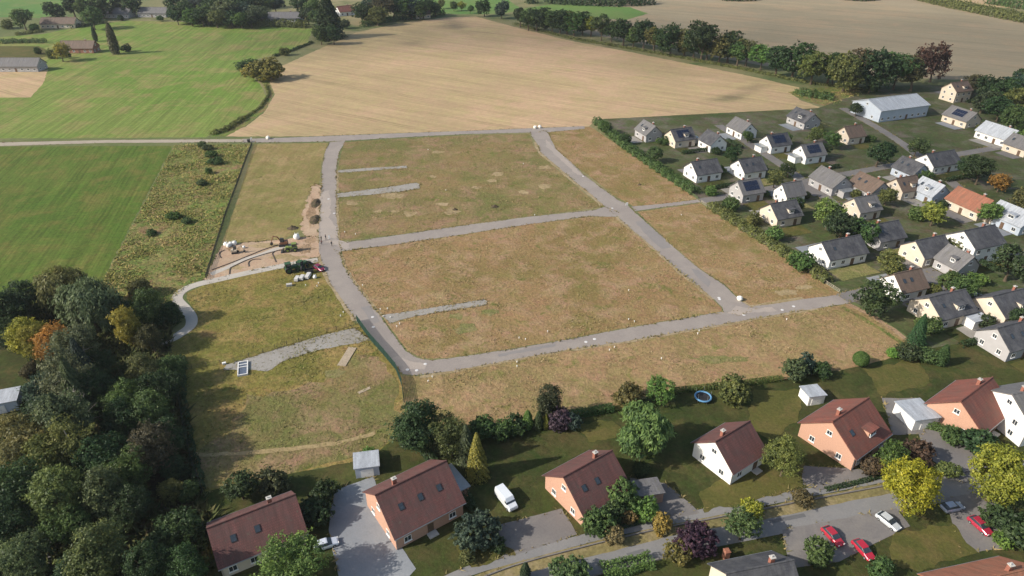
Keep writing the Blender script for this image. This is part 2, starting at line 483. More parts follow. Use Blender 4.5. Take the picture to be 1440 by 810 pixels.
# fields -----------------------------------------------------------------
sheet('meadow', [(-260, 207), (243, 205), (222, 245), (200, 287), (172, 340), (146, 392), (120, 440), (-260, 452)], M_GREEN, 0.5)
UPF = [(-260, 195), (100, 194.5), (290, 193), (330, 170), (362, 152), (374, 135), (366, 118), (345, 102), (342, 88), (390, 76), (432, 62), (440, 40), (330, 33), (180, 29), (120, 36), (60, 48), (-120, 60)]
sheet('upper_meadow', UPF, M_UPGREEN, 0.8, 3)
sheet('bare_parcel', [(-160, 98), (68, 98), (60, 118), (43, 137), (-160, 138)], M_TAN, 0.6, 3)
sheet('yellow_meadow', [(-160, 64), (55, 65), (78, 76), (55, 82), (-160, 82)], M_LAWNY, 0.5, 3)
sheet('far_meadow', [(-300, 24), (-100, 22), (60, 25), (95, 13), (130, 6), (240, -6), (240, -60), (-300, -60)], M_FARGREEN, 1.0, 6)
sheet('far_meadow', [(560, 0), (600, 18), (640, 20), (700, 20), (735, 14), (700, -10), (580, -30)], M_FARGREEN, 1.0, 5)
sheet('stubble_field', [(312, 192), (345, 178), (372, 158), (386, 132), (378, 112), (398, 92), (442, 72), (500, 46), (560, 33), (622, 25), (668, 23), (720, 37), (800, 57), (880, 72), (960, 88), (1060, 108), (1140, 127),
                        (1112, 131), (1128, 142), (1158, 152), (1080, 158), (835, 170), (828, 178), (745, 180), (660, 184), (560, 187), (480, 190), (420, 192)], M_TAN, 0.7, 2.5)
sheet('far_stubble_field', [(735, 22), (800, 42), (880, 58), (960, 72), (1060, 90), (1140, 104), (1340, 112), (1470, 112), (1470, 36), (1390, 17), (1290, 0), (1180, -14), (1000, -14), (880, -2)], M_TAN2, 1.0, 5)
sheet('far_meadow', [(728, 13), (790, 4), (850, 9), (885, 10), (912, 19), (880, 28), (830, 25), (760, 22)], M_FARGREEN, 1.0, 4)
sheet('far_stubble_field', [(880, -6), (1000, -18), (1180, -18), (1400, 10), (1600, 20), (1600, -60), (900, -60)], M_TAN, 1.0, 8)
sheet('weedy_corner', [(1108, 130), (1135, 124), (1200, 122), (1215, 132), (1190, 142), (1165, 150), (1135, 143)], M_WEED, 0.6)
sheet('ditch_bank', [(296, 192), (330, 172), (364, 152), (377, 134), (368, 116), (346, 100), (350, 96), (376, 112), (385, 132), (372, 156), (346, 176), (318, 192)], M_WEED, 0.5)

OVER = [(245, 204), (352, 202.5), (337, 245), (318, 298), (290, 390), (262, 404), (246, 420), (236, 440), (150, 445), (128, 430), (148, 390), (175, 338), (203, 285)]
sheet('overgrown_strip', OVER, M_WEED, 0.6)
MOWN = [(357, 202.5), (462, 201), (452, 228), (449, 262), (432, 276), (426, 322), (400, 336), (312, 343), (334, 280), (348, 235)]
sheet('mown_plot', MOWN, M_MOWN, 0.3)
P1 = [(484, 200), (560, 195), (660, 190), (744, 188), (752, 208), (776, 232), (802, 255), (827, 276), (850, 291), (740, 305), (650, 317), (560, 330), (476, 339), (474, 300), (474, 260), (477, 228)]
sheet('building_plot', P1, M_PLOT, 0.3)
P2 = [(772, 186), (830, 178), (900, 225), (982, 281), (892, 291), (862, 274), (832, 250), (802, 228), (780, 208)]
sheet('building_plot', P2, M_PLOT2, 0.3)
P3 = [(896, 298), (985, 286), (1080, 347), (1184, 414), (1086, 427), (1056, 431), (1042, 423), (1033, 414), (1018, 399), (986, 379), (954, 352), (929, 329)]
sheet('building_plot', P3, M_PLOT2, 0.3)
P4 = [(480, 354), (560, 343), (650, 330), (740, 316), (830, 305), (867, 305), (884, 320), (915, 345.5), (950, 378.5), (981, 403.5), (1002, 420.5), (1015, 433), (1014, 438), (960, 447), (880, 461), (800, 476), (720, 490), (640, 502), (606, 505), (588, 502), (573, 493), (558, 474), (540, 449), (521, 424), (501, 399), (485, 373)]
sheet('building_plot', P4, M_PLOT2, 0.3)
P5 = [(568, 528), (590, 529), (640, 521), (720, 506), (800, 492), (880, 480), (960, 466), (1040, 452), (1100, 441), (1196, 427), (1245, 455), (1300, 492), (1210, 516), (1100, 535), (945, 552), (800, 588), (700, 596), (640, 600), (560, 600)]
sheet('building_plot', P5, M_STRAWP, 0.3)
P6 = [(448, 364), (300, 394), (280, 404), (262, 412), (262, 420), (278, 442), (278, 458), (262, 471), (236, 482), (244, 520), (330, 512), (420, 482), (500, 456), (484, 430), (466, 404), (453, 380)]
sheet('building_plot', P6, M_OLIVE, 0.3)
P7 = [(244, 518), (330, 510), (420, 482), (503, 455), (520, 478), (540, 500), (557, 520), (567, 532), (566, 575), (560, 612), (520, 646), (400, 668), (285, 696), (268, 640)]
sheet('building_plot', P7, M_OLIVE, 0.4)
sheet('dry_meadow', [(350, 560), (440, 540), (500, 500), (530, 500), (562, 540), (562, 600), (520, 640), (420, 660), (290, 688), (275, 640), (330, 600)], M_PLOT, 2.0, 2.5)
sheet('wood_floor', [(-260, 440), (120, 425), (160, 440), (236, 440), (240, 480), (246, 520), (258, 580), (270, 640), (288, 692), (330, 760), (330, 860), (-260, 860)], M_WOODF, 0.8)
sheet('garden_lawn', [(285, 692), (400, 668), (520, 645), (562, 611), (640, 600), (700, 595), (800, 587), (945, 551), (1100, 534), (1210, 515), (1300, 491), (1600, 440), (1800, 860), (300, 870), (262, 740)], M_LAWN, 0.3)
sheet('garden_lawn', [(-100, 490), (30, 492), (52, 520), (46, 570), (20, 590), (-100, 600)], M_LAWN, 0.5)
sheet('village_ground', [(835, 168), (1150, 152), (1240, 120), (1440, 120), (1700, 150), (1900, 400), (1600, 440), (1302, 491), (1250, 455), (1200, 424), (1184, 413), (1082, 346), (986, 284), (900, 224)], M_VILLAGE, 0.3)
# worn and bare patches
rng = random.Random(5)
for (x, y, a, b) in [(553, 275, 17, 4), (497, 286, 10, 3), (555, 297, 9, 2), (577, 300, 11, 3.5), (634, 297, 12, 5), (622, 287, 10, 2), (531, 297, 6, 2), (766, 235, 9, 2.5), (765, 262, 9, 4), (738, 270, 9, 3), (615, 214, 9, 2), (670, 263, 7, 2),
                     (692, 254, 7, 2), (608, 248, 5, 2), (1107, 411, 16, 4), (1130, 404, 12, 3), (700, 245, 8, 3)]:
    pts = [(x + a * math.cos(t) * rng.uniform(0.7, 1.2), y + b * math.sin(t) * rng.uniform(0.7, 1.2)) for t in [k * PI / 6 for k in range(12)]]
    sheet('straw_patch', pts, M_STRAW, min(1.6, b * 0.38), 0.3)
for (x, y, a, b) in [(905, 245, 22, 9), (870, 222, 16, 6), (655, 398, 50, 14), (790, 385, 50, 14), (940, 400, 30, 10), (700, 350, 60, 9)]:
    pts = [(x + a * math.cos(t) * rng.uniform(0.6, 1.3), y + b * math.sin(t) * rng.uniform(0.6, 1.3)) for t in [k * PI / 8 for k in range(16)]]
    sheet('worn_patch', pts, M_PLOT2, 1.2, 0.8)
for (x, y, a, b) in [(690, 440, 14, 4), (655, 462, 18, 8), (470, 525, 14, 7), (640, 445, 10, 5), (1015, 505, 40, 5)]:
    pts = [(x + a * math.cos(t) * rng.uniform(0.6, 1.3), y + b * math.sin(t) * rng.uniform(0.6, 1.3)) for t in [k * PI / 8 for k in range(16)]]
    sheet('green_patch', pts, M_GRASSP, 1.0, 0.7)

# shoulders and verges under the roads ---------------------------------------
LEFT_IN = [(478, 356), (483, 374), (499, 400), (519, 425), (538, 450), (556, 475), (571, 494), (585, 503), (605, 507), (640, 503), (720, 491), (800, 477), (880, 462), (960, 448), (1012, 439)]
LEFT_OUT = [(464, 200), (457, 213), (453, 235), (452, 260), (450, 300), (448, 325), (449, 355), (455, 376), (466, 400), (484, 426), (501, 451), (519, 475), (540, 498), (556, 517), (566, 526), (580, 528.5), (640, 521), (720, 506), (800, 492), (880, 480), (960, 466), (1040, 452), (1100, 441), (1160, 432), (1197, 426)]
strip('road_shoulder', [(446, 330), (448, 355), (454, 377), (465, 401), (483, 427), (500, 451)], 1.2, A_SHOULDER, 0.5)
strip('road_shoulder', [(480, 358), (485, 375), (501, 400.5), (521, 425.5), (537, 446)], 0.9, A_SHOULDER, 0.45)
strip('road_shoulder', [(590, 530), (640, 522), (720, 507), (800, 493), (880, 481), (960, 467), (1040, 453), (1100, 442), (1150, 434)], 0.9, A_SHOULDER, 0.45)
strip('road_shoulder', [(752, 200), (760, 216), (776, 229), (807, 256), (832, 276), (846, 289)], 1.3, A_SHOULDER, 0.5)
strip('road_shoulder', [(867, 305), (884, 321), (914.5, 346), (949.6, 379), (980, 403.5), (1002, 421)], 0.9, A_SHOULDER, 0.45)
strip('road_shoulder', [(474, 240), (474, 260), (474, 300), (475, 336)], 1.1, A_SHOULDER, 0.4)
strip('road_shoulder', [(1044, 426), (1058, 432), (1086, 427.5), (1130, 420.5)], 2.0, A_SHOULDER, 0.4)
sheet('bare_soil', [(440, 258), (452, 262), (450, 300), (448, 332), (428, 334), (424, 312), (430, 285)], M_SAND, 1.5, 0.5)
sheet('sand_area', [(312, 345), (340, 341), (400, 337), (440, 331), (449, 338), (450, 361), (400, 371), (350, 382), (300, 392), (287, 394), (298, 370)], M_SAND, 0.7, 0.5)
for (x, y, a, b) in [(330, 352, 14, 3), (375, 345, 22, 3), (430, 350, 12, 8), (405, 362, 26, 4), (330, 376, 16, 3), (438, 300, 7, 22), (436, 338, 10, 4)]:
    pts = [(x + a * math.cos(t) * rng.uniform(0.6, 1.3), y + b * math.sin(t) * rng.uniform(0.6, 1.3)) for t in [k * PI / 8 for k in range(16)]]
    sheet('trodden_soil', pts, M_SOIL if a < 15 else M_STRAW, 0.8, 0.5)

# roads -----------------------------------------------------------------------
right_up = [(1056, 432), (1042, 424), (1033, 415), (1017, 400), (985.6, 380), (953, 353), (928, 330), (893, 299), (880, 286), (870, 282), (845, 264), (820, 245), (802, 227), (782, 210), (773, 192), (770, 185)]
sheet('estate_road', LEFT_OUT + [(1184, 414), (1130, 421), (1084, 428), (1064, 430), (1040, 437), (1012, 439)] + LEFT_IN[::-1] + [(480, 353), (475, 330), (473, 300), (473, 260), (473, 235), (477, 214), (486, 198)], A_ROAD, 0.22, 0.7)
sheet('estate_road', [(468, 343), (480, 342), (560, 330.5), (650, 317.5), (740, 305.5), (835, 295.5), (850, 291), (872, 300), (866, 305), (830, 304), (740, 316), (650, 330), (560, 343), (480, 353.5), (470, 353)], A_ROAD, 0.22, 0.7)
sheet('estate_road', [(744, 182), (748, 192), (755, 201), (761, 215), (777, 228), (808, 255), (833, 275), (850, 290), (858, 297), (868, 304), (885, 320), (915.5, 345), (950.6, 378), (982, 403), (1003, 420), (1016, 432.5), (1017, 438), (1040, 444), (1066, 434)] + right_up, A_ROAD, 0.22, 0.7)
sheet('farm_road', [(340, 195.5), (420, 193), (480, 190.5), (560, 187.5), (660, 184), (745, 180.5), (822, 177.5), (822, 181), (772, 186), (745, 186.5), (660, 188.5), (560, 193.5), (480, 198.5), (420, 200), (340, 200.5)], A_ROAD, 0.15)
sheet('farm_track', [(-260, 204), (0, 200.5), (150, 197), (300, 196), (342, 196), (342, 200), (300, 200.5), (150, 201), (0, 205.5), (-260, 210)], A_TRACK, 0.2)
E1 = [(447, 365.5), (400, 373.5), (350, 383.5), (306, 393.5), (280, 399.5), (262, 406), (251, 414.5), (250, 423), (260, 434), (269, 446), (268, 458), (256, 468), (238, 478), (205, 486), (170, 492), (140, 500)]
A_DUST = asphalt_mat('dusty_asphalt', (0.30, 0.262, 0.232), (0.335, 0.285, 0.245), 0.14, 8)
A_PATCH = asphalt_mat('newer_asphalt', (0.205, 0.19, 0.182), (0.225, 0.205, 0.193), 0.1, 9)
sheet('dusty_road', [(451, 272), (461, 268), (466, 285), (464, 305), (474, 322), (474, 338), (494, 341), (488, 350), (466, 345), (452, 336), (449, 318)], A_DUST, 0.9, 0.6)
sheet('dusty_road', [(545, 505), (560, 500), (575, 508), (600, 512), (596, 520), (566, 521)], A_DUST, 0.8, 0.6)
sheet('dusty_road', [(1035, 431), (1060, 434), (1085, 432), (1090, 437), (1040, 443), (1022, 440)], A_DUST, 0.8, 0.6)
sheet('dusty_road', [(768, 196), (776, 204), (800, 228), (820, 247), (812, 246), (790, 226), (768, 206)], A_DUST, 0.5, 0.6)
sheet('asphalt_patch', [(893, 312), (905, 310), (930, 332), (945, 348), (930, 350), (908, 330)], A_PATCH, 0.3, 0.6)
sheet('asphalt_patch', [(972, 378), (983, 380), (1000, 397), (995, 404), (980, 390)], A_PATCH, 0.3, 0.6)
sheet('asphalt_patch', [(508, 432), (520, 430), (534, 452), (524, 456)], A_PATCH, 0.4, 0.6)
sheet('asphalt_patch', [(700, 498), (780, 483), (782, 487), (702, 502)], A_PATCH, 0.4, 0.6)
strip('footpath', E1, 2.9, A_PATH, 0.06)
sheet('side_lane', [(474, 272), (540, 264), (585, 257), (591, 259), (590, 265), (560, 270), (510, 275), (474, 278)], A_GRAVEL, 0.3, 0.5)
sheet('side_lane', [(476, 239.5), (520, 236), (572, 233.5), (572, 236), (520, 240), (476, 243)], A_GRAVEL, 0.5)
sheet('side_lane', [(536, 443), (560, 440), (620, 431), (680, 421), (685, 424), (684, 429), (620, 438.5), (570, 448), (549, 455)], A_GRAVEL, 0.3, 0.5)
sheet('gravel_lane', [(498, 461), (450, 473), (400, 488), (350, 503), (318, 513), (316, 520), (345, 521), (375, 521), (410, 504), (450, 492), (500, 483), (523, 479)], A_GRAVEL, 0.6, 0.5)
sheet('crossing_lane', [(888, 290.5), (930, 287), (981, 280.5), (986, 284.5), (930, 292), (893, 297)], A_ROAD, 0.1)
strip('mown_track', [(255, 640), (300, 640), (350, 637), (420, 630), (480, 622), (528, 608)], 1.1, M_TRACKG, 0.45)
strip('dirt_track', [(1192, 428), (1220, 441), (1250, 460), (1285, 484), (1300, 492)], 1.6, M_SOIL, 0.35)
strip('ditch', [(1184, 432), (1205, 443), (1240, 464), (1272, 486)], 1.4, M_WEED, 0.4)
strip('wood_path', [(66, 740), (64, 780), (72, 830)], 2.4, A_STREET, 0.3)
# playground paths and edging in the sand
strip('sand_path', [(296, 386), (325, 374), (345, 365), (370, 357), (392, 349), (412, 345)], 2.0, A_PATH, 0.15)
# village street --------------------------------------------------------------
strip('street', [(690, 832), (745, 812), (850, 784), (940, 762.5), (1060, 739), (1150, 721), (1250, 702), (1360, 682), (1470, 662)], 5.6, A_STREET, 0.05)
strip('verge', [(640, 832), (700, 808), (800, 781), (900, 756), (960, 742), (1060, 725), (1150, 706), (1250, 686)], 2.6, M_VERGE, 0.3)
strip('sidewalk', [(610, 826), (660, 803), (740, 780), (850, 751), (930, 734), (1060, 708), (1150, 690), (1245, 672)], 2.0, A_STREET, 0.05)
def kerbline(px, off):
    c = smooth_line([G(*q) for q in px]); m = MB()
    for i in range(len(c) - 1):
        d = (c[i + 1] - c[i]); nrm = Vector((-d.y, d.x, 0)).normalized() * off
        m.box((c[i] + c[i + 1]) / 2 + nrm + Vector((0, 0, 0.17)), (d.length + 0.02, 0.22, 0.34), math.atan2(d.y, d.x))
    o = m.build('kerb', A_PAVE); o['kind'] = 'structure'
ST = [(690, 832), (745, 812), (850, 784), (940, 762.5), (1060, 739), (1150, 721), (1250, 702), (1360, 682), (1470, 662)]
kerbline(ST, 2.9); kerbline(ST[:4], -2.9);
sheet('asphalt_patch', [(1080, 732), (1130, 722), (1134, 727), (1084, 737)], asphalt_mat('street_repair', (0.11, 0.11, 0.112), (0.13, 0.13, 0.13), 0.1, 10), 0.15, 0.6)
sheet('asphalt_patch', [(880, 778), (905, 772), (908, 776), (883, 782)], asphalt_mat('street_repair', (0.12, 0.12, 0.12), (0.14, 0.14, 0.14), 0.1, 11), 0.15, 0.6)
strip('lane', [(1185, 420), (1230, 409), (1290, 394), (1370, 376), (1480, 350)], 5.0, A_PAVE, 0.1)
strip('lane', [(985, 283), (1050, 272), (1120, 258), (1200, 243), (1300, 225), (1480, 195)], 4.5, A_PAVE, 0.1)
strip('lane', [(1010, 176), (1090, 226), (1150, 270), (1225, 325), (1290, 380), (1370, 450)], 4.5, A_PAVE, 0.1)
strip('lane', [(1185, 152), (1260, 196), (1340, 258), (1430, 330)], 4.5, A_PAVE, 0.1)
# yards, drives and dry lawns between the houses
sheet('driveway', [(470, 690), (525, 670), (548, 745), (585, 800), (560, 830), (480, 830), (462, 745)], A_PAVEB, 0.2)
sheet('driveway', [(690, 742), (790, 715), (812, 752), (740, 776), (690, 790)], A_PAVE, 0.2)
sheet('driveway', [(885, 672), (935, 680), (975, 712), (985, 722), (930, 734), (905, 724)], A_PAVE, 0.2)
sheet('driveway', [(1130, 655), (1215, 660), (1240, 672), (1150, 690), (1126, 680)], A_PAVE, 0.2)
sheet('driveway', [(1290, 600), (1330, 610), (1400, 640), (1410, 655), (1355, 680), (1330, 660), (1300, 640)], A_PAVE, 0.2)
sheet('driveway', [(1240, 560), (1290, 560), (1300, 610), (1255, 612)], A_PAVE, 0.2)
sheet('driveway', [(1100, 745), (1180, 730), (1260, 715), (1280, 740), (1180, 790), (1110, 800)], A_PAVE, 0.2)
sheet('driveway', [(1330, 700), (1400, 690), (1420, 770), (1350, 780)], A_PAVE, 0.2)
sheet('dry_lawn', [(985, 690), (1050, 655), (1130, 650), (1128, 684), (1060, 706), (990, 722)], M_LAWNY, 0.9, 0.7)
sheet('dry_lawn', [(1060, 550), (1130, 548), (1120, 590), (1085, 620), (1050, 600)], M_LAWNY, 0.9, 0.7)
sheet('dry_lawn', [(1215, 520), (1290, 505), (1310, 540), (1240, 556)], M_LAWNY, 0.9, 0.7)
sheet('dry_lawn', [(1255, 750), (1340, 735), (1370, 775), (1290, 806), (1250, 790)], M_LAWNY, 0.9, 0.7)
sheet('dry_lawn', [(640, 770), (690, 752), (722, 780), (662, 800)], M_LAWNY, 0.9, 0.7)
sheet('dry_lawn', [(805, 598), (860, 590), (880, 610), (830, 622)], M_LAWNY, 0.9, 0.7)
# ------------------------------------------------------------------ vegetation
def leaf_mesh(name, P, Nn, T, size, rng, up=0.25, stretch=1.0, hang=False):
    """many small leaf sprays, one kite-shaped face each, at points P facing roughly along Nn"""
    n = len(P)
    nr = Nn + rng.normal(0, 0.65, (n, 3)); nr[:, 2] += up
    nr /= np.linalg.norm(nr, axis=1)[:, None] + 1e-9
    a = rng.normal(0, 1, (n, 3))
    if hang: a = a * 0.25 + np.array([0, 0, -1.0])
    u = a - (a * nr).sum(1)[:, None] * nr
    u /= np.linalg.norm(u, axis=1)[:, None] + 1e-9
    v = np.cross(nr, u)
    s = size * rng.uniform(0.55, 1.35, n)[:, None]
    q = np.stack([P - u * s * 0.6 * stretch, P + v * s * 0.42, P + u * s * 0.75 * stretch + nr * s * 0.15, P - v * s * 0.42], 1).reshape(-1, 3)
    me = bpy.data.meshes.new(name)
    me.vertices.add(4 * n); me.loops.add(4 * n); me.polygons.add(n)
    me.vertices.foreach_set('co', q.astype(np.float32).ravel())
    me.loops.foreach_set('vertex_index', np.arange(4 * n, dtype=np.int32))
    me.polygons.foreach_set('loop_start', np.arange(0, 4 * n, 4, dtype=np.int32))
    me.update(calc_edges=True)
    at = me.attributes.new('tint', 'FLOAT', 'FACE')
    at.data.foreach_set('value', np.clip(T, 0, 1).astype(np.float32))
    me.materials.append(LEAF)
    return me

def sph(n, rng):
    d = rng.normal(0, 1, (n, 3))
    return d / np.linalg.norm(d, axis=1)[:, None]

def lobes_crown(n, rng, nl, c, rad3, lr, gap=0.0, flat_bottom=None):
    """points on a heap of uneven lobes"""
    d = sph(nl, rng)
    C = np.array(c) + d * np.array(rad3) * rng.uniform(0.55, 1.0, nl)[:, None]
    R = rng.uniform(lr[0] * 0.6, lr[1] * 1.12, nl)
    skew = rng.uniform(0.78, 1.22, 3); C = (C - np.array(c)) * skew + np.array(c) + np.array([rng.normal(0, 0.03), rng.normal(0, 0.03), 0])
    w_ = R ** 2 / (R ** 2).sum()
    k = rng.choice(nl, n * 2, p=w_)
    dd = sph(n * 2, rng)
    rr = R[k] * (0.62 + 0.42 * rng.random(n * 2) ** 0.6)
    # ragged lobes: radius changes with direction
    fr = np.sin(dd[:, 0] * 5 + k) * np.cos(dd[:, 1] * 6 + 2.1 * k) + np.sin(dd[:, 2] * 7 + k * 1.7)
    rr *= 1 + 0.13 * fr
    out = rng.random(n * 2) < 0.16; rr = np.where(out, R[k] * rng.uniform(1.0, 1.32, n * 2), rr)
    P = C[k] + dd * rr[:, None]
    D2 = ((P[:, None, :] - C[None]) ** 2).sum(2) / (R[None] ** 2)
    D2[np.arange(len(P)), k] = 9
    keep = D2.min(1) > 0.42
    if gap: keep &= ~((np.sin(P[:, 0] * 31 + 1) * np.sin(P[:, 1] * 29 + 2) * np.sin(P[:, 2] * 27)) > (1 - gap))
    if flat_bottom is not None: keep &= P[:, 2] > flat_bottom
    P, dd, k = P[keep], dd[keep], k[keep]
    # leaves sit in sprays: a spray has one place, one facing and one tone
    ncl = max(60, n // 13)
    P, dd, k = P[:ncl], dd[:ncl], k[:ncl]
    lt = rng.uniform(0.3, 0.7, nl)
    tc = lt[k] + rng.normal(0, 0.20, len(P))
    j = rng.integers(0, len(P), n)
    sr = 0.021 * rng.uniform(0.6, 1.6, len(P))
    off = rng.normal(0, 1, (n, 3)) * sr[j][:, None] * np.array([1, 1, 0.75])
    P2 = P[j] + off
    d2 = dd[j] * 0.9 + off / (sr[j][:, None] + 1e-6) * 0.35
    d2 /= np.linalg.norm(d2, axis=1)[:, None]
    T = tc[j] + rng.normal(0, 0.10, n)
    if flat_bottom is not None: P2[:, 2] = np.maximum(P2[:, 2], flat_bottom)
    return P2, d2, T, C, R

def make_crown(kind, det, seed):
    rng = np.random.default_rng(seed * 101 + len(kind))
    n, ls = {'near': (13000, 0.025), 'mid': (5200, 0.040), 'far': (1000, 0.085)}[det]
    limbs = None
    if kind == 'round':
        P, D, T, C, R = lobes_crown(n, rng, 26, (0, 0, 0.58), (0.30, 0.30, 0.28), (0.10, 0.19), 0.25); limbs = C
        me = leaf_mesh('crown', P, D, T, ls, rng)
    elif kind == 'oval':
        P, D, T, C, R = lobes_crown(n, rng, 24, (0, 0, 0.57), (0.19, 0.19, 0.31), (0.08, 0.15), 0.25); limbs = C
        me = leaf_mesh('crown', P, D, T, ls * 0.9, rng)
    elif kind == 'sparse':
        P, D, T, C, R = lobes_crown(int(n * 0.7), rng, 34, (0, 0, 0.58), (0.24, 0.24, 0.36), (0.05, 0.10), 0.45); limbs = C
        me = leaf_mesh('crown', P, D, T, ls * 0.75, rng, hang=True)
    elif kind == 'feather':
        P, D, T, C, R = lobes_crown(n, rng, 24, (0, 0, 0.56), (0.32, 0.32, 0.30), (0.10, 0.16), 0.2); limbs = C
        me = leaf_mesh('crown', P, D, T, ls * 1.1, rng, stretch=1.9, hang=True)
    elif kind == 'willow':
        m = n
        th = rng.uniform(0, 2 * PI, m); ns = 46
        s = rng.integers(0, ns, m)
        a0 = rng.uniform(0, 2 * PI, ns); r0 = 0.44 * np.sqrt(rng.uniform(0.05, 1, ns)); top = 0.97 - 0.9 * r0 ** 2 + rng.normal(0, 0.03, ns); ln = rng.uniform(0.28, 0.6, ns)
        t = rng.random(m) ** 0.8
        x = r0[s] * np.cos(a0[s]) + rng.normal(0, 0.045, m) * (1.2 - 0.4 * t)
        y = r0[s] * np.sin(a0[s]) + rng.normal(0, 0.045, m) * (1.2 - 0.4 * t)
        z = np.maximum(0.06, top[s] - ln[s] * t + rng.normal(0, 0.012, m))
        P = np.stack([x, y, z], 1); D = np.stack([x, y, np.full(m, 0.25)], 1); D /= np.linalg.norm(D, axis=1)[:, None]
        T = rng.uniform(0.3, 0.7, ns)[s] + rng.normal(0, 0.13, m)
        me = leaf_mesh('crown', P, D, T, ls * 1.0, rng, stretch=2.2, hang=True)
        limbs = np.stack([r0 * np.cos(a0) * 0.6, r0 * np.sin(a0) * 0.6, top * 0.85], 1)[:14]
    elif kind in ('conifer', 'column'):
        m = n
        t = rng.random(m) ** 0.75
        ns = 11
        whorl = np.round(t * 22) / 22
        a = rng.uniform(0, 2 * PI, m)
        if kind == 'conifer': prof = 0.21 * (1 - t) ** 0.85 + 0.012
        else: prof = 0.135 * np.clip(np.sin(np.clip(t * 0.9 + 0.1, 0, 1) * PI), 0, 1) ** 0.55 * (1.12 - 0.45 * t) + 0.01
        lob = 1 + 0.20 * np.sin(a * ns + whorl * 40) + 0.1 * np.sin(a * 4 + t * 9)
        r = prof * lob * (0.6 + 0.4 * rng.random(m) ** 0.5)
        P = np.stack([r * np.cos(a), r * np.sin(a), 0.04 + 0.95 * t - r * 0.35], 1)
        D = np.stack([np.cos(a), np.sin(a), np.full(m, 0.25)], 1); D /= np.linalg.norm(D, axis=1)[:, None]
        T = 0.5 + 0.2 * np.sin(whorl * 55 + np.floor(a * ns / (2 * PI)) * 2.4) + rng.normal(0, 0.13, m)
        me = leaf_mesh('crown', P, D, T, ls * 0.85, rng, hang=(kind == 'conifer'))
    elif kind == 'bush':
        P, D, T, C, R = lobes_crown(n, rng, 16, (0, 0, 0.42), (0.36, 0.36, 0.26), (0.17, 0.30), 0.1, 0.0); limbs = C[:8]
        me = leaf_mesh('foliage', P, D, T, ls * 1.5, rng)
    elif kind == 'globe':
        d = sph(n, rng); d[:, 2] = np.abs(d[:, 2]) * np.where(rng.random(n) < 0.75, 1, -0.8)
        P = d * (0.42 + 0.06 * rng.random(n))[:, None] + np.array([0, 0, 0.5]); P = P[P[:, 2] > 0.02]
        me = leaf_mesh('foliage', P, d[:len(P)], 0.5 + rng.normal(0, 0.15, len(P)), ls * 1.4, rng)
    return me, limbs

def make_trunk(kind, limbs, seed):
    rng = random.Random(seed)
    mb = MB()
    h = {'round': 0.55, 'oval': 0.6, 'sparse': 0.85, 'feather': 0.55, 'willow': 0.6, 'conifer': 0.93, 'column': 0.9, 'bare': 0.95}.get(kind, 0.4)
    pts, rs = [], []
    r0 = 0.030 if kind not in ('sparse', 'bare') else 0.020
    for i in range(6):
        t = i / 5
        pts.append((rng.uniform(-1, 1) * 0.012 * (i > 0), rng.uniform(-1, 1) * 0.012 * (i > 0), h * t - 0.01))
        rs.append(r0 * (1.35 - 0.35 * min(1, t * 6)) * (1 - 0.8 * t))
    mb.tube(pts, rs, 7)
    ends = [] if limbs is None else [tuple(c) for c in list(limbs)[:9]]
    for e in ends:
        z0 = h * rng.uniform(0.4, 0.75)
        mid = (e[0] * 0.55, e[1] * 0.55, z0 + (e[2] - z0) * 0.45)
        mb.tube([(0, 0, z0), mid, e], [r0 * 0.42, r0 * 0.28, r0 * 0.1], 5)
    return mb

LIB = {}
def tree_lib(kind, det, var):
    k = (kind, det, var)
    if k not in LIB:
        crown, limbs = make_crown(kind, det, var + {'near': 1, 'mid': 40, 'far': 80}[det])
        tr = None
        if kind not in ('bush', 'globe'):
            mb = make_trunk(kind, limbs, var)
            tr = bpy.data.meshes.new('trunk')
            tr.from_pydata(mb.v, [], mb.f)
            tr.materials.append(PALEBARK if kind == 'sparse' else BARK)
        LIB[k] = (crown, tr)
    return LIB[k]

NAMES = {'round': 'tree', 'oval': 'tree', 'sparse': 'birch_tree', 'feather': 'feathery_tree', 'willow': 'willow_tree', 'conifer': 'conifer_tree', 'column': 'columnar_tree', 'bush': 'bush', 'globe': 'round_bush'}
_tr = random.Random(77)
_vi = [0]

def plant(kind, x, y, H, color, label, cat=None, group=None, det='near', wide=1.0, at='c', name=None):
    """a tree or bush; (x, y) is the photo pixel of its middle (at='c') or of its foot (at='b')"""
    frac = {'bush': 0.45, 'globe': 0.5, 'conifer': 0.42, 'column': 0.5}.get(kind, 0.57)
    p = G(x, y, H * frac) if at == 'c' else G(x, y)
    _vi[0] += 1
    var = _vi[0] % (4 if det == 'near' else 5)
    crown, tr = tree_lib(kind, det, var)
    rz = _tr.uniform(0, 6.28)
    cat = cat or ('tree' if tr is not None else 'bush')
    name = name or NAMES[kind]
    sc = (H * wide * _tr.uniform(0.94, 1.06), H * wide * _tr.uniform(0.94, 1.06), H)
    col = tuple(min(1, c * _tr.uniform(0.9, 1.1)) for c in color) + (1.0,)
    if tr is None:
        o = bpy.data.objects.new(name, crown); COL.objects.link(o)
        o.location = (p.x, p.y, -0.02); o.rotation_euler = (0, 0, rz); o.scale = sc; o.color = col
        return tag(o, label, cat, group)
    root = empty(name, (p.x, p.y, 0), rz, label, cat, group)
    root.scale = sc
    for nm, me in (('trunk', tr), ('crown', crown)):
        o = bpy.data.objects.new(nm, me); COL.objects.link(o); o.parent = root; o.color = col
    return root

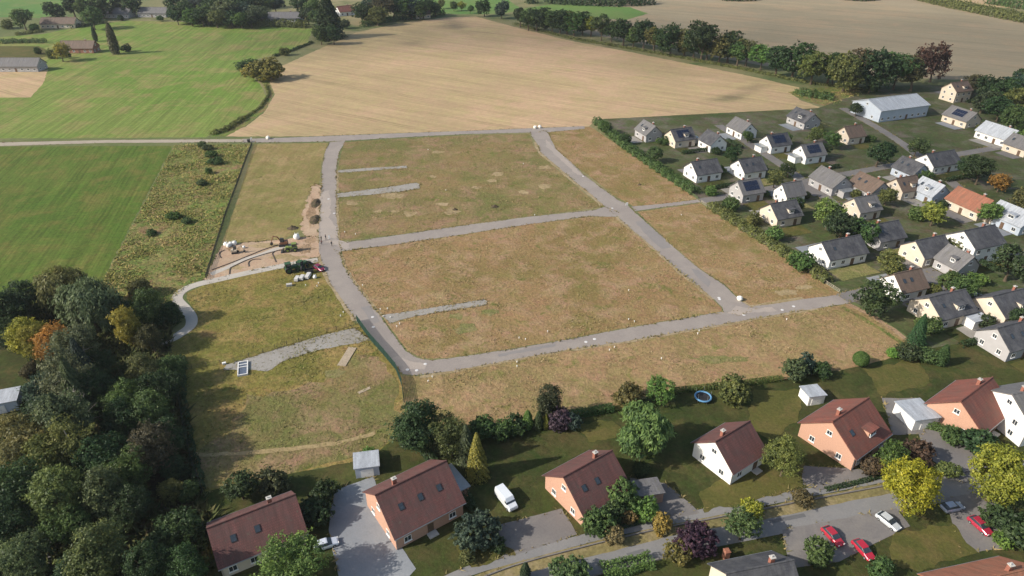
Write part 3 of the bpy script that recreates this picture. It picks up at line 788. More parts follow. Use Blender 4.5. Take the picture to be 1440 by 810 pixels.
def hedge(px, width, height, color, label, name='hedge', n=None, leaf=0.28, wobble=0.25):
    """clipped or wild hedge along a line of photo pixels on the ground"""
    rng = np.random.default_rng(len(label) * 7 + int(px[0][0]))
    c = [G(*p) for p in px]
    L = sum((c[i + 1] - c[i]).length for i in range(len(c) - 1))
    n = n or int(min(24000, L * (width + 2 * height) / (leaf * leaf) * 2.4))
    cum = np.cumsum([0] + [(c[i + 1] - c[i]).length for i in range(len(c) - 1)])
    s = rng.uniform(0, L, n)
    i = np.clip(np.searchsorted(cum, s) - 1, 0, len(c) - 2)
    A = np.array([[q.x, q.y] for q in c]); t = ((s - cum[i]) / (cum[i + 1] - cum[i]))[:, None]
    p0 = A[i] * (1 - t) + A[i + 1] * t
    d = A[i + 1] - A[i]; d /= np.linalg.norm(d, axis=1)[:, None]; nn = np.stack([-d[:, 1], d[:, 0]], 1)
    hh = height * (1 + wobble * (np.sin(s * 0.9) * 0.5 + np.sin(s * 2.3 + 1) * 0.3 + np.sin(s * 0.31) * 0.4))
    ph = rng.uniform(0, PI, n)
    wv = (width / 2) * (1 + wobble * np.sin(s * 1.3 + 2))
    k = 0.8 + 0.25 * rng.random(n)
    off = np.sign(np.cos(ph)) * np.abs(np.cos(ph)) ** 0.6 * wv * k
    z = np.abs(np.sin(ph)) ** 0.6 * hh * k
    z = np.where(rng.random(n) < 0.45, z * rng.random(n), z)
    P = np.stack([p0[:, 0] + nn[:, 0] * off, p0[:, 1] + nn[:, 1] * off, z], 1)
    D = np.stack([nn[:, 0] * np.cos(ph), nn[:, 1] * np.cos(ph), np.abs(np.sin(ph))], 1)
    T = 0.5 + 0.15 * np.sin(s * 1.1) + rng.normal(0, 0.15, n)
    o0 = c[0]
    P -= np.array([o0.x, o0.y, 0])
    me = leaf_mesh(name, P, D, T, leaf, rng)
    o = bpy.data.objects.new(name, me); COL.objects.link(o); o.location = (o0.x, o0.y, 0)
    o.color = (*color, 1)
    return tag(o, label, 'hedge')

DARK = (0.026, 0.044, 0.018); MID = (0.045, 0.075, 0.024); OLIVE = (0.075, 0.085, 0.028); FRESH = (0.070, 0.115, 0.030)
GREYG = (0.060, 0.072, 0.036); REDG = (0.058, 0.052, 0.026); YELL = (0.165, 0.168, 0.018); YELG = (0.135, 0.14, 0.028); ORAN = (0.14, 0.085, 0.026)
PURP = (0.036, 0.019, 0.032); GOLD = (0.17, 0.135, 0.035); BLUEG = (0.030, 0.048, 0.036); COPPER = (0.055, 0.034, 0.024)

ORD = ['first', 'second', 'third', 'fourth', 'fifth', 'sixth', 'seventh', 'eighth', 'ninth', 'tenth', 'eleventh', 'twelfth', 'thirteenth', 'fourteenth', 'fifteenth', 'sixteenth', 'seventeenth', 'eighteenth', 'nineteenth', 'twentieth',
       'twenty-first', 'twenty-second', 'twenty-third', 'twenty-fourth', 'twenty-fifth', 'twenty-sixth', 'twenty-seventh', 'twenty-eighth', 'twenty-ninth', 'thirtieth', 'thirty-first', 'thirty-second', 'thirty-third', 'thirty-fourth', 'thirty-fifth',
       'thirty-sixth', 'thirty-seventh', 'thirty-eighth', 'thirty-ninth', 'fortieth']

# the avenue between the two stubble fields: (x, middle y, height m, colour)
AVE = [(732, 21, 12, DARK), (743, 24, 13, MID), (755, 25, 13, DARK), (766, 25, 13, DARK), (777, 27, 13, MID), (788, 28, 13, DARK), (798, 29, 13, OLIVE), (808, 31, 13, MID), (820, 30, 13, DARK), (832, 33, 12, YELG), (847, 37, 13, MID), (861, 42, 11, DARK),
       (878, 42, 14, DARK), (892, 47, 12, MID), (907, 44, 15, DARK), (921, 51, 13, OLIVE), (932, 57, 10, MID), (945, 52, 15, DARK), (965, 57, 13, OLIVE), (978, 58, 14, DARK), (990, 55, 18, DARK), (996, 66, 11, MID), (1014, 66, 13, OLIVE), (1027, 62, 15, DARK),
       (1040, 71, 13, MID), (1052, 72, 12, OLIVE), (1073, 77, 12, FRESH), (1095, 81, 14, DARK), (1120, 80, 16, DARK), (1146, 90, 15, OLIVE), (1170, 91, 15, DARK), (1174, 100, 10, MID), (1193, 97, 16, OLIVE), (1210, 92, 16, REDG), (1236, 93, 18, DARK), (1264, 97, 15, MID), (1288, 99, 15, REDG)]
for i, (x, y, h, c) in enumerate(AVE):
    cn = {DARK: 'dark green', MID: 'mid green', OLIVE: 'olive', YELG: 'yellowing', FRESH: 'bright green', REDG: 'brownish'}[c]
    plant('round' if i % 3 else 'oval', x, y, h * 1.32, c, f'{cn} avenue tree, {ORD[i]} from the left end of the row', det='mid', group='avenue trees between the stubble fields', wide=1.3 if i % 3 == 0 else 1.1)
plant('round', 1317, 84, 22, COPPER, 'tall copper brown tree closing the right end of the avenue', det='mid', wide=0.95)
hedge([(723, 34), (800, 54), (880, 68), (960, 82), (1060, 101), (1140, 118), (1220, 126)], 3, 1.4, OLIVE, 'low scrubby hedge along the foot of the avenue trees', leaf=0.7)

# trees and scrub along the top of the picture
TOP = [('round', 77, 14, 14, DARK, 'dark round tree left of the far lane houses'), ('oval', 100, 5, 18, DARK, 'tall narrow dark tree behind the long low roof at top left'), ('oval', 116, 9, 16, MID, 'slimmer green tree right of the tall narrow dark tree'),
       ('round', 128, 22, 15, MID, 'bushy green tree at the gable of the long farmhouse'), ('round', 141, 6, 16, DARK, 'broad dark tree above the farm lane'), ('oval', 163, 5, 14, DARK, 'dark oval tree behind the left grey barn'),
       ('round', 184, 6, 14, DARK, 'dark wide tree behind the right grey barn'), ('round', 31, 25, 13, MID, 'lone green tree near the left edge by the far meadow'), ('bush', 9, 33, 7, OLIVE, 'olive thicket at the left edge below the far meadow'),
       ('bush', 47, 38, 5, MID, 'green bush beside the bend of the far lane'), ('oval', 243, 5, 16, DARK, 'dark tree rising behind the pair of barns'), ('round', 248, 22, 10, DARK, 'dark shrubby tree in front of the barns'),
       ('bush', 225, 26, 4, MID, 'small bush on the meadow edge before the barns'), ('bush', 169, 25, 4, DARK, 'small dark bush below the left grey barn')]
for (k, x, y, h, c, l) in TOP: plant(k, x, y, h * 1.2, c, l, det='mid', wide=1.15)
BELT = [(262, 14, 17, DARK), (276, 8, 18, BLUEG), (290, 18, 16, MID), (305, 9, 19, DARK), (318, 14, 20, GREYG), (331, 9, 20, DARK), (344, 15, 17, BLUEG), (358, 7, 18, DARK), (372, 6, 16, MID), (386, 4, 15, BLUEG), (425, 4, 16, DARK), (440, 8, 15, MID)]
for i, (x, y, h, c) in enumerate(BELT):
    plant('round', x, y, h, c, f'{ORD[i]} tree from the left in the dark tree belt behind the upper meadow', det='mid', wide=1.3, group='trees of the belt behind the upper meadow')
for i, (x, y, h, c) in enumerate([(268, 22, 14, MID), (284, 23, 13, DARK), (303, 24, 14, OLIVE), (324, 25, 13, DARK), (338, 26, 13, MID), (352, 24, 14, DARK), (366, 20, 15, GREYG), (432, 20, 14, DARK), (445, 24, 13, MID), (268, 0, 18, DARK), (300, -2, 18, DARK), (330, -3, 18, BLUEG), (360, -5, 18, DARK)]):
    plant('round', x, y, h, c, f'{ORD[i]} of the second row of trees in the belt behind the upper meadow', det='mid', wide=1.3, group='second row of the tree belt')
hedge([(262, 32), (300, 34), (345, 36), (385, 37), (432, 39)], 7, 5.0, OLIVE, 'pale olive hedge on the far edge of the upper meadow', leaf=0.8)
hedge([(98, 40), (120, 37), (150, 32)], 3, 2.5, DARK, 'dark hedge along the far lane below the long farmhouse', leaf=0.7)
hedge([(0, 61), (30, 60), (65, 60)], 5, 2.6, MID, 'thick green hedge above the yellow meadow at the left edge', leaf=0.7)
hedge([(22, 50), (45, 47), (62, 45)], 3, 2.0, OLIVE, 'short olive hedge beside the far lane', leaf=0.7)
BELT2 = [(508, 16, 16, DARK), (520, 8, 19, BLUEG), (530, 20, 15, OLIVE), (540, 10, 19, REDG), (553, 7, 19, DARK), (565, 10, 17, MID), (578, 8, 18, BLUEG), (590, 12, 15, MID), (602, 9, 14, DARK), (612, 11, 12, DARK)]
for i, (x, y, h, c) in enumerate(BELT2):
    plant('round', x, y, h, c, f'{ORD[i]} tree from the left in the clump above the stubble field', det='mid', wide=1.3, group='trees of the clump above the stubble field')
hedge([(508, 38), (545, 31), (585, 25), (625, 20)], 5, 4.0, MID, 'green hedge under the clump along the upper stubble edge', leaf=0.8)
for (k, x, y, h, c, l) in [('conifer', 461, 27, 31, DARK, 'tallest dark tree between the grey farm roof and the red house'), ('round', 450, 46, 14, MID, 'bushy green tree at the foot of the tallest dark tree'), ('round', 468, 46, 14, DARK, 'dark tree on the right of the tallest dark tree'),
        ('bush', 486, 34, 7, DARK, 'dark bush below the red far house'), ('bush', 421, 30, 6, DARK, 'single dark bush in front of the big grey farm roof'), ('bush', 401, 72, 6, OLIVE, 'pale olive bush on the right edge of the upper meadow'),
        ('round', 620, 4, 9, OLIVE, 'small olive tree in the far green paddock'), ('round', 638, 7, 9, MID, 'small mid green tree in the middle of the far paddock'), ('round', 649, 8, 8, YELG, 'small yellowish tree in the far paddock'), ('round', 661, 12, 7, MID, 'lowest small tree of the far paddock'),
        ('round', 681, 9, 14, DARK, 'left of the two broad dark trees beside the far paddock'), ('round', 705, 11, 15, BLUEG, 'right of the two broad dark trees beside the far paddock'),
        ('column', 132, 47, 11, DARK, 'slim dark cypress on the upper meadow beside the brick farmhouse'), ('column', 157, 54, 20, GREYG, 'stout pale green columnar tree at the end of the brick farmhouse'), ('bush', 176, 67, 6, DARK, 'low dark bush at the foot of the pale columnar tree'),
        ('round', 84, 71, 12, YELG, 'yellow green tree in front of the brick farmhouse'), ('bush', 72, 76, 6, OLIVE, 'olive shrub left of the yellow green tree by the farmhouse'), ('bush', 52, 71, 5, MID, 'small bush on the yellow meadow'), ('bush', 95, 78, 4, DARK, 'dark shrub at the corner of the brick farmhouse garden'),
        ('bush', 367, 97, 14, (0.105, 0.105, 0.03), 'big lone olive bush where the ditch bends between meadow and stubble'), ('bush', 351, 93, 10, MID, 'smaller green bush against the left side of the big lone bush')]:
    plant(k, x, y, h, c, l, det='mid', wide=1.4 if 'big lone' in l else 1.75 if 'tallest dark tree between' in l else 1.0)
# far edge woods beyond the upper right fields
hedge([(770, 3), (830, 6), (880, 7), (912, 4)], 22, 9, DARK, 'dark wood edge above the small green field at the top', name='wood_edge', leaf=1.3)
hedge([(740, 5), (755, 4)], 8, 5, DARK, 'small dark copse left of the wood edge at the top', name='copse', leaf=1.0)
hedge([(1015, 0), (1045, 1), (1058, 0)], 12, 5, DARK, 'small dark copse on the far stubble at the top', name='copse', leaf=1.0)
hedge([(1185, -1), (1205, 1), (1228, 0)], 10, 5, DARK, 'low copse at the top between two far fields', name='copse', leaf=1.0)
hedge([(1290, -2), (1340, 10), (1390, 20), (1440, 30), (1500, 42)], 16, 6, OLIVE, 'broad olive thicket along the top right field edge', name='thicket', leaf=1.0)
hedge([(1390, 4), (1440, 12), (1500, 20)], 14, 6, MID, 'green thicket behind the top right field edge', name='thicket', leaf=1.0)
# hedge bottom along the ditch
hedge([(297, 190), (318, 183), (345, 166)], 2.6, 1.7, OLIVE, 'scrubby bank of the ditch running to the farm track', leaf=0.5)
hedge([(345, 166), (366, 152), (378, 134), (374, 120)], 1.3, 1.0, OLIVE, 'low weeds along the bent ditch beside the stubble', leaf=0.45)
hedge([(385, 80), (410, 72), (440, 60)], 2.0, 1.4, DARK, 'dark ditch hedge between the upper meadow and the stubble', leaf=0.5)
hedge([(1120, 131), (1145, 136), (1172, 139)], 8, 2.8, MID, 'green thicket in the weedy corner of the stubble field', name='thicket', leaf=0.6)

# shrubs in the overgrown strip
for i, (x, y, h, l) in enumerate([(284, 203, 3.0, 'small dark shrub at the farm track above the overgrown strip'), (291, 207, 3.2, 'dark shrub just below the farm track in the overgrown strip'), (296, 217, 3.5, 'upper middle dark shrub of the overgrown strip'), (301, 226, 4.0, 'largest dark shrub of the overgrown strip'),
        (293, 240, 3.6, 'tall narrow dark shrub of the overgrown strip'), (283, 257, 3.0, 'lowest dark shrub of the upper overgrown strip'), (243, 303, 3.2, 'left dark shrub low in the overgrown strip'), (262, 310, 2.6, 'right dark shrub low in the overgrown strip'), (212, 327, 2.6, 'dark weeds clump beside the meadow edge')]):
    plant('bush', x, y, h * 0.8, (0.045, 0.07, 0.03) if i % 2 else MID, l, det='mid', wide=1.7 if i != 4 else 0.9)

# dark trees beyond the village
VT = [(1392, 122, 14, DARK), (1412, 128, 16, DARK), (1430, 118, 15, BLUEG), (1440, 142, 15, OLIVE), (1408, 150, 13, DARK), (1430, 165, 13, MID), (1385, 140, 12, DARK), (1450, 110, 16, DARK), (1372, 117, 11, REDG)]
for i, (x, y, h, c) in enumerate(VT):
    plant('round', x, y, h, c, f'{ORD[i]} tree of the dark group behind the village at the right edge', det='mid', wide=1.15, group='dark trees behind the village')
VG = [('round', 923, 216, 7, MID, 'green garden tree beside the leftmost village houses'), ('round', 852, 178, 6, MID, 'small tree at the village tip by the farm road'), ('bush', 880, 196, 5, DARK, 'dark shrub on the village edge below the farm road'), ('round', 1168, 298, 11, FRESH, 'big bright green tree in the middle of the village'),
      ('round', 1185, 318, 10, DARK, 'dark tree beside the big bright green village tree'), ('round', 1238, 214, 11, DARK, 'dark tree in the upper middle of the village'), ('round', 1212, 322, 9, MID, 'green tree below the dark village tree'), ('round', 1255, 368, 8, OLIVE, 'olive tree between the slate roofs of the near village rows'),
      ('round', 1233, 416, 11, DARK, 'dark tree beside the cream house at the near village corner'), ('bush', 1027, 287, 5, MID, 'green shrub on the field edge by the crossing lane'), ('bush', 1060, 308, 5, OLIVE, 'olive shrub on the field edge below the crossing lane'), ('bush', 1125, 366, 6, MID, 'green shrub on the field edge halfway down'),
      ('bush', 1090, 330, 5, FRESH, 'bright shrub on the field edge above the white bungalow'), ('round', 1315, 298, 9, YELG, 'yellow green tree at the right of the village middle'), ('round', 1380, 238, 11, DARK, 'dark tree left of the orange tree in the village'), ('round', 1360, 232, 9, DARK, 'shorter dark tree in the upper right of the village'),
      ('round', 1425, 366, 12, DARK, 'dark tree at the right edge of the village'), ('round', 1408, 254, 8, ORAN, 'orange autumn tree in the upper right of the village'), ('round', 1173, 195, 8, MID, 'green tree between the upper village rows'), ('round', 1150, 190, 7, OLIVE, 'olive tree in the upper village row'),
      ('round', 1205, 152, 7, DARK, 'dark tree left of the big pale hall'), ('round', 1225, 118, 9, DARK, 'dark tree behind the big pale hall'), ('bush', 1290, 300, 5, FRESH, 'bright shrub left of the yellow green village tree'), ('round', 1030, 215, 7, DARK, 'dark tree between the white gables near the field edge'),
      ('round', 1090, 250, 7, OLIVE, 'olive tree by the lane in the left half of the village'), ('round', 1335, 395, 7, MID, 'green tree between the near dark roofs'), ('round', 1290, 205, 8, MID, 'green tree above the long white house'), ('bush', 1000, 268, 4, FRESH, 'bright bush at the end of the crossing lane'),
      ('round', 1440, 280, 9, OLIVE, 'olive tree behind the bluish roof at the right edge'), ('bush', 1385, 452, 4, DARK, 'dark bush in front of the near grey conservatory'), ('bush', 1305, 455, 5, MID, 'bush between the tall cone conifer and the cream house'), ('round', 1110, 238, 6, DARK, 'small dark tree left of the lane junction in the village')]
for (k, x, y, h, c, l) in VG: plant(k, x, y, h, c, l, det='mid', wide=1.15)
hedge([(838, 172), (880, 208), (930, 242), (978, 274)], 4.0, 2.6, MID, 'green garden hedge along the upper part of the village edge', leaf=0.45)
hedge([(1000, 292), (1060, 330), (1110, 362), (1165, 398)], 4.0, 2.4, OLIVE, 'olive garden hedge along the lower part of the village edge', leaf=0.45)

# the wood in the lower left corner
WOOD = [('willow', 86, 408, 14, OLIVE, 'left weeping willow at the upper edge of the wood'), ('willow', 124, 430, 15, GREYG, 'largest weeping willow of the wood'), ('round', 36, 422, 13, DARK, 'dark round tree left of the weeping willows'), ('round', 4, 440, 13, DARK, 'dark tree cut by the left frame edge above the yellow tree'),
        ('conifer', 108, 556, 17, GREYG, 'tall narrow grey green conifer in the middle of the wood'), ('conifer', 92, 604, 16, (0.05, 0.062, 0.032), 'tall narrow conifer left of the bare dead tree'), ('conifer', 118, 520, 15, BLUEG, 'blue green conifer below the largest willow'), ('round', 34, 472, 11, (0.17, 0.16, 0.028), 'yellow green tree at the left edge of the wood'), ('oval', 48, 478, 11, YELG, 'narrow yellowing tree between the yellow and the orange tree'), ('round', 72, 482, 11, (0.18, 0.105, 0.028), 'orange autumn tree at the left edge of the wood'), ('bush', 197, 404, 6, OLIVE, 'olive bush at the top corner of the wood by the footpath'),
        ('round', 207, 430, 11, MID, 'green tree inside the bend of the footpath'), ('bush', 232, 440, 7, DARK, 'dark bush on the left of the footpath bend'), ('oval', 180, 458, 12, YELG, 'yellowish narrow tree left of the footpath end'), ('round', 212, 474, 8, REDG, 'brownish tree beside the footpath end'),
        ('round', 166, 436, 10, DARK, 'dark tree on the right side of the largest willow'), ('sparse', 112, 490, 17, GREYG, 'tall grey green birch below the orange tree'), ('sparse', 96, 530, 18, GREYG, 'grey birch in the middle of the wood'), ('round', 128, 550, 11, DARK, 'dark tree below the visible piece of footpath'),
        ('round', 203, 520, 10, OLIVE, 'olive tree at the right wood edge below the footpath'), ('round', 222, 548, 10, DARK, 'dark tree at the right wood edge above the fence line'), ('round', 180, 560, 10, MID, 'green tree in the right half of the wood'), ('round', 214, 577, 11, MID, 'green tree at the right wood edge beside the dry plot'),
        ('round', 172, 590, 11, DARK, 'dark tree right of the bare dead tree'), ('sparse', 82, 590, 17, GREYG, 'lower grey birch left of the bare dead tree'), ('sparse', 100, 625, 15, OLIVE, 'thin olive birch below the bare dead tree'), ('round', 208, 630, 11, REDG, 'reddish green tree at the right wood edge'),
        ('round', 236, 612, 9, DARK, 'dark low tree against the fence of the dry plot'), ('round', 30, 625, 13, (0.09, 0.078, 0.03), 'rust tinged olive tree on the left below the pale lawn'), ('round', 22, 684, 12, DARK, 'dark tree at the left frame edge in the lower wood'), ('round', 84, 694, 13, OLIVE, 'light olive tree above the wood path'),
        ('round', 142, 694, 12, GREYG, 'grey olive tree right of the light olive tree'), ('bush', 240, 688, 5, OLIVE, 'low olive scrub in the corner of the dry plot'), ('round', 186, 712, 9, DARK, 'dark tree before the shaded lawn'), ('round', 10, 735, 11, DARK, 'dark tree left of the wood path'), ('round', 138, 775, 12, (0.068, 0.076, 0.028), 'yellowish olive tree right of the wood path'),
        ('round', 36, 785, 9, GREYG, 'pale green tree at the foot of the wood path'), ('bush', 258, 742, 8, DARK, 'dark shrub beside the shaded lawn'), ('round', 210, 795, 9, DARK, 'dark tree on the lower frame edge in the wood'), ('round', 262, 795, 9, DARK, 'dark tree at the lower frame edge left of the maroon roof'),
        ('bush', 233, 772, 7, DARK, 'dark shrub low down left of the maroon roof'), ('bush', 57, 545, 7, BLUEG, 'upper dark shrub bordering the pale lawn'), ('bush', 53, 585, 7, DARK, 'lower dark shrub bordering the pale lawn'), ('bush', 266, 690, 4, MID, 'green scrub below the fence corner'), ('round', 240, 520, 8, MID, 'green tree at the end of the gravel lane'),
        ('round', 140, 640, 11, DARK, 'dark tree in the heart of the lower wood'), ('round', 138, 514, 9, DARK, 'dark tree hiding the middle of the footpath'), ('round', 60, 650, 12, OLIVE, 'olive tree left of the thin birch'), ('round', 178, 660, 10, MID, 'green tree above the shaded lawn'), ('bush', 246, 655, 5, DARK, 'dark bush at the lower right wood edge'),
        ('bush', 10, 600, 5, (0.12, 0.09, 0.03), 'rusty bush on the lower side of the pale lawn'), ('bush', 42, 520, 4, REDG, 'brown bush on the right rim of the pale lawn'), ('round', 8, 470, 9, DARK, 'dark tree above the pale lawn at the frame edge'), ('round', 95, 740, 9, MID, 'green tree on the right bank of the wood path'), ('round', 110, 800, 8, DARK, 'dark tree beside the lower end of the wood path')]
for (k, x, y, h, c, l) in WOOD: plant(k, x, y, h, c, l, det='near')
# dead tree
def dead_tree():
    p = G(125, 618)
    root = empty('dead_tree', (p.x, p.y, 0), 0, 'bare dead tree with pale grey branches standing in the wood', 'tree')
    rng = random.Random(4)
    mb = MB()
    mb.tube([(0, 0, 0), (0.1, 0, 4), (-0.1, 0.1, 9), (0.05, 0, 13.5)], [0.28, 0.2, 0.12, 0.03], 8)
    mb.build('trunk', PALEBARK, root)
    mb = MB()
    for k in range(22):
        z = 4 + 8.5 * k / 22; a = k * 2.4; L = (14 - z) * 0.38 + 0.7
        e = (math.cos(a) * L, math.sin(a) * L, z + L * 0.55)
        m_ = (e[0] * 0.5 + rng.uniform(-.2, .2), e[1] * 0.5, z + L * 0.35)
        mb.tube([(0, 0, z), m_, e], [0.08, 0.05, 0.015], 5)
        for q in range(3):
            t = 0.5 + 0.15 * q
            s_ = (e[0] * t, e[1] * t, z + L * 0.5 * t)
            mb.tube([s_, (s_[0] + rng.uniform(-.8, .8), s_[1] + rng.uniform(-.8, .8), s_[2] + rng.uniform(.3, .9))], [0.025, 0.01], 4)
    mb.build('branches', PALEBARK, root)
dead_tree()

# gardens along the lower edge
GARD = [('round', 588, 597, 12, DARK, 'big dark green tree at the foot of the green fence', 1.15), ('round', 634, 610, 10, (0.05, 0.06, 0.025), 'dark olive tree right of the big dark garden tree', 1.0), ('conifer', 656, 628, 10, GREYG, 'grey green conifer close behind the golden thuja', 1.0), ('conifer', 671, 645, 11.5, (0.135, 0.138, 0.035), 'golden yellow thuja beside the maroon roofed house', 0.95),
        ('oval', 770, 568, 9, (0.03, 0.034, 0.018), 'tall dark brown green shrub tree on the garden boundary', 1.1), ('bush', 786, 588, 5, (0.055, 0.04, 0.045), 'greyish purple bush beside the tall dark shrub tree', 1.1), ('column', 742, 590, 5, FRESH, 'bright green pillar conifer in the boundary row', 1.5), ('column', 758, 591, 5, DARK, 'dark pillar conifer in the boundary row', 1.3),
        ('bush', 728, 597, 4.5, DARK, 'dark conifer bush left of the pillar conifers', 1.0), ('bush', 706, 602, 4.5, MID, 'green bush in the middle of the boundary row', 1.1), ('bush', 680, 603, 5, MID, 'green bush right of the grey conifer on the boundary', 1.1), ('column', 768, 592, 4, YELG, 'small yellowish conifer below the dark shrub tree', 1.4), ('bush', 805, 592, 4, BLUEG, 'blue green bush right of the purple bush', 1.0),
        ('bush', 885, 553, 6, (0.075, 0.072, 0.025), 'round brownish green bush on the field edge', 1.15), ('round', 932, 549, 7, FRESH, 'fresh green small tree right of the round brownish bush', 1.0), ('feather', 905, 602, 13, (0.075, 0.115, 0.035), 'big feathery light green tree between the brick houses', 1.0), ('bush', 1032, 546, 6.5, OLIVE, 'lone olive bush with yellowish side on the field edge', 1.0),
        ('bush', 1118, 522, 5.5, (0.045, 0.058, 0.03), 'dark bush with dry tips, left one of three', 1.0), ('bush', 1134, 513, 5.5, BLUEG, 'taller middle bush of the dark three', 0.9), ('bush', 1155, 519, 4, DARK, 'low right bush of the dark three', 1.1), ('globe', 1211, 505, 4, (0.04, 0.085, 0.02), 'clipped ball of green on the field corner', 1.0), ('bush', 1256, 496, 2.8, (0.09, 0.16, 0.03), 'small lime green bush at the field corner', 1.0),
        ('bush', 1276, 496, 4, DARK, 'dark bush right of the lime green one', 1.3), ('bush', 1303, 497, 4, MID, 'green bush between dark bush and pillar conifer', 1.2), ('conifer', 1293, 466, 9, (0.025, 0.055, 0.022), 'tall cone shaped conifer at the end of the dirt track', 1.15), ('column', 1327, 499, 6, (0.03, 0.058, 0.02), 'stout pillar conifer at the field corner', 1.5),
        ('round', 1106, 641, 9.5, (0.075, 0.10, 0.025), 'green tree with yellow patches between white and red roofed houses', 0.85), ('round', 1285, 684, 11.5, YELL, 'bright yellow tree standing beside the street', 1.05), ('round', 1408, 664, 13, (0.125, 0.135, 0.02), 'large yellow green tree at the right frame edge', 1.0), ('round', 1251, 640, 6.5, MID, 'green shrub tree behind the bright yellow tree', 1.0),
        ('bush', 1290, 636, 5, COPPER, 'reddish brown bush behind the bright yellow tree', 1.2), ('bush', 1336, 660, 3.2, OLIVE, 'small dry olive bush right of the bright yellow tree', 1.2), ('bush', 1130, 700, 3.4, (0.06, 0.058, 0.025), 'round dark bush on the pavement edge of the street', 1.1), ('bush', 1420, 735, 6, DARK, 'dark bush under the large yellow green tree', 1.4), ('bush', 1413, 760, 3, FRESH, 'fresh green bush in the lower right garden', 1.0),
        ('bush', 932, 737, 4, GOLD, 'golden bush on the street verge', 0.95), ('bush', 979, 758, 6, PURP, 'dark purple bush beside the street', 1.1), ('round', 1045, 740, 6, (0.06, 0.085, 0.03), 'grey green small tree on the street edge', 1.15), ('bush', 1056, 712, 4, (0.16, 0.16, 0.025), 'lemon yellow bush on the far pavement of the street', 1.0), ('bush', 951, 776, 4, (0.085, 0.078, 0.025), 'olive brown bush left of the purple bush', 1.1),
        ('bush', 866, 754, 3.2, (0.10, 0.085, 0.045), 'dry brown bush on the street verge', 1.2), ('bush', 842, 733, 6, MID, 'green bush at the left of the front garden on the street', 0.9), ('bush', 876, 700, 6, MID, 'dark green bush at the house wall of the front garden', 1.1), ('bush', 902, 713, 5, FRESH, 'fresh green bush at the right of the front garden', 1.0), ('bush', 884, 724, 3.5, (0.10, 0.075, 0.035), 'brownish low bush in the middle of the front garden', 1.0),
        ('bush', 862, 722, 4.5, DARK, 'dark bush in the middle of the front garden', 1.0), ('bush', 670, 746, 6.5, BLUEG, 'dark blue green bush on the dry corner lawn', 1.1), ('bush', 658, 782, 2.8, OLIVE, 'small olive bush at the tip of the dry corner lawn', 1.0), ('bush', 700, 764, 2.6, DARK, 'small dark bush at the right of the dry corner lawn', 1.2),
        ('round', 405, 792, 10, (0.065, 0.105, 0.03), 'fresh green tree at the lower frame edge by the maroon roof', 1.2), ('round', 336, 680, 7, DARK, 'dark round tree at the lower end of the dry plot', 1.1), ('bush', 380, 678, 5.5, (0.05, 0.06, 0.025), 'olive bush beside the dark round tree below the dry plot', 1.1), ('bush', 517, 640, 2.8, FRESH, 'small bright bush on the lower plot boundary', 1.2),
        ('column', 739, 803, 4, DARK, 'tiny dark cone conifer at the lower frame edge', 1.5), ('bush', 803, 803, 5, (0.05, 0.075, 0.03), 'green bush at the lower frame edge by the street', 1.2), ('bush', 1375, 622, 5, DARK, 'dark bush in front of the right hand red roof', 1.4), ('bush', 1340, 612, 4, MID, 'green bush left of the dark bush by the red roof', 1.2), ('bush', 1225, 655, 4, (0.06, 0.05, 0.03), 'brownish bush at the drive behind the yellow tree', 1.0),
        ('bush', 455, 690, 5, DARK, 'dark bush between the two left maroon roofs', 1.1), ('bush', 445, 720, 5, DARK, 'lower dark bush between the two left maroon roofs', 1.1), ('bush', 1150, 775, 5, MID, 'green bush left of the red cars', 1.0), ('bush', 1240, 800, 4, MID, 'green bush below the red cars', 1.0), ('bush', 900, 660, 3, DARK, 'dark shrub under the feathery tree', 1.1)]
for (k, x, y, h, c, l, wd) in GARD: plant(k, x, y, h, c, l, wide=wd, det='near' if h > 7 else 'mid')
hedge([(800, 587), (830, 582), (862, 577)], 1.6, 1.8, (0.035, 0.07, 0.02), 'clipped green hedge left of the feathery tree', leaf=0.25, wobble=0.06)
hedge([(944, 552), (1000, 546), (1060, 539), (1100, 534)], 1.4, 1.2, (0.055, 0.075, 0.02), 'low clipped hedge on the field boundary between the bushes', leaf=0.25, wobble=0.06)
hedge([(845, 806), (880, 800), (916, 791)], 3, 1.8, (0.06, 0.10, 0.028), 'light green hedge on the near side of the street', leaf=0.28, wobble=0.12)
hedge([(822, 750), (870, 744), (915, 730)], 0.9, 0.7, DARK, 'low dark edging hedge along the front garden pavement', leaf=0.2, wobble=0.1)
hedge([(1160, 690), (1200, 681), (1240, 671)], 0.9, 0.8, DARK, 'narrow low hedge along the drive edge near the yellow tree', leaf=0.2, wobble=0.1)
hedge([(560, 612), (600, 640), (640, 680), (668, 720)], 1.6, 1.8, DARK, 'dark hedge between the two middle gardens', leaf=0.28)
hedge([(1300, 600), (1340, 612), (1390, 632)], 1.4, 1.6, MID, 'hedge in front of the right hand red roofed house', leaf=0.28)
hedge([(255, 505), (256, 560), (268, 630), (284, 690)], 1.8, 1.4, DARK, 'dark scrub along the fence between wood and dry plot', leaf=0.35)

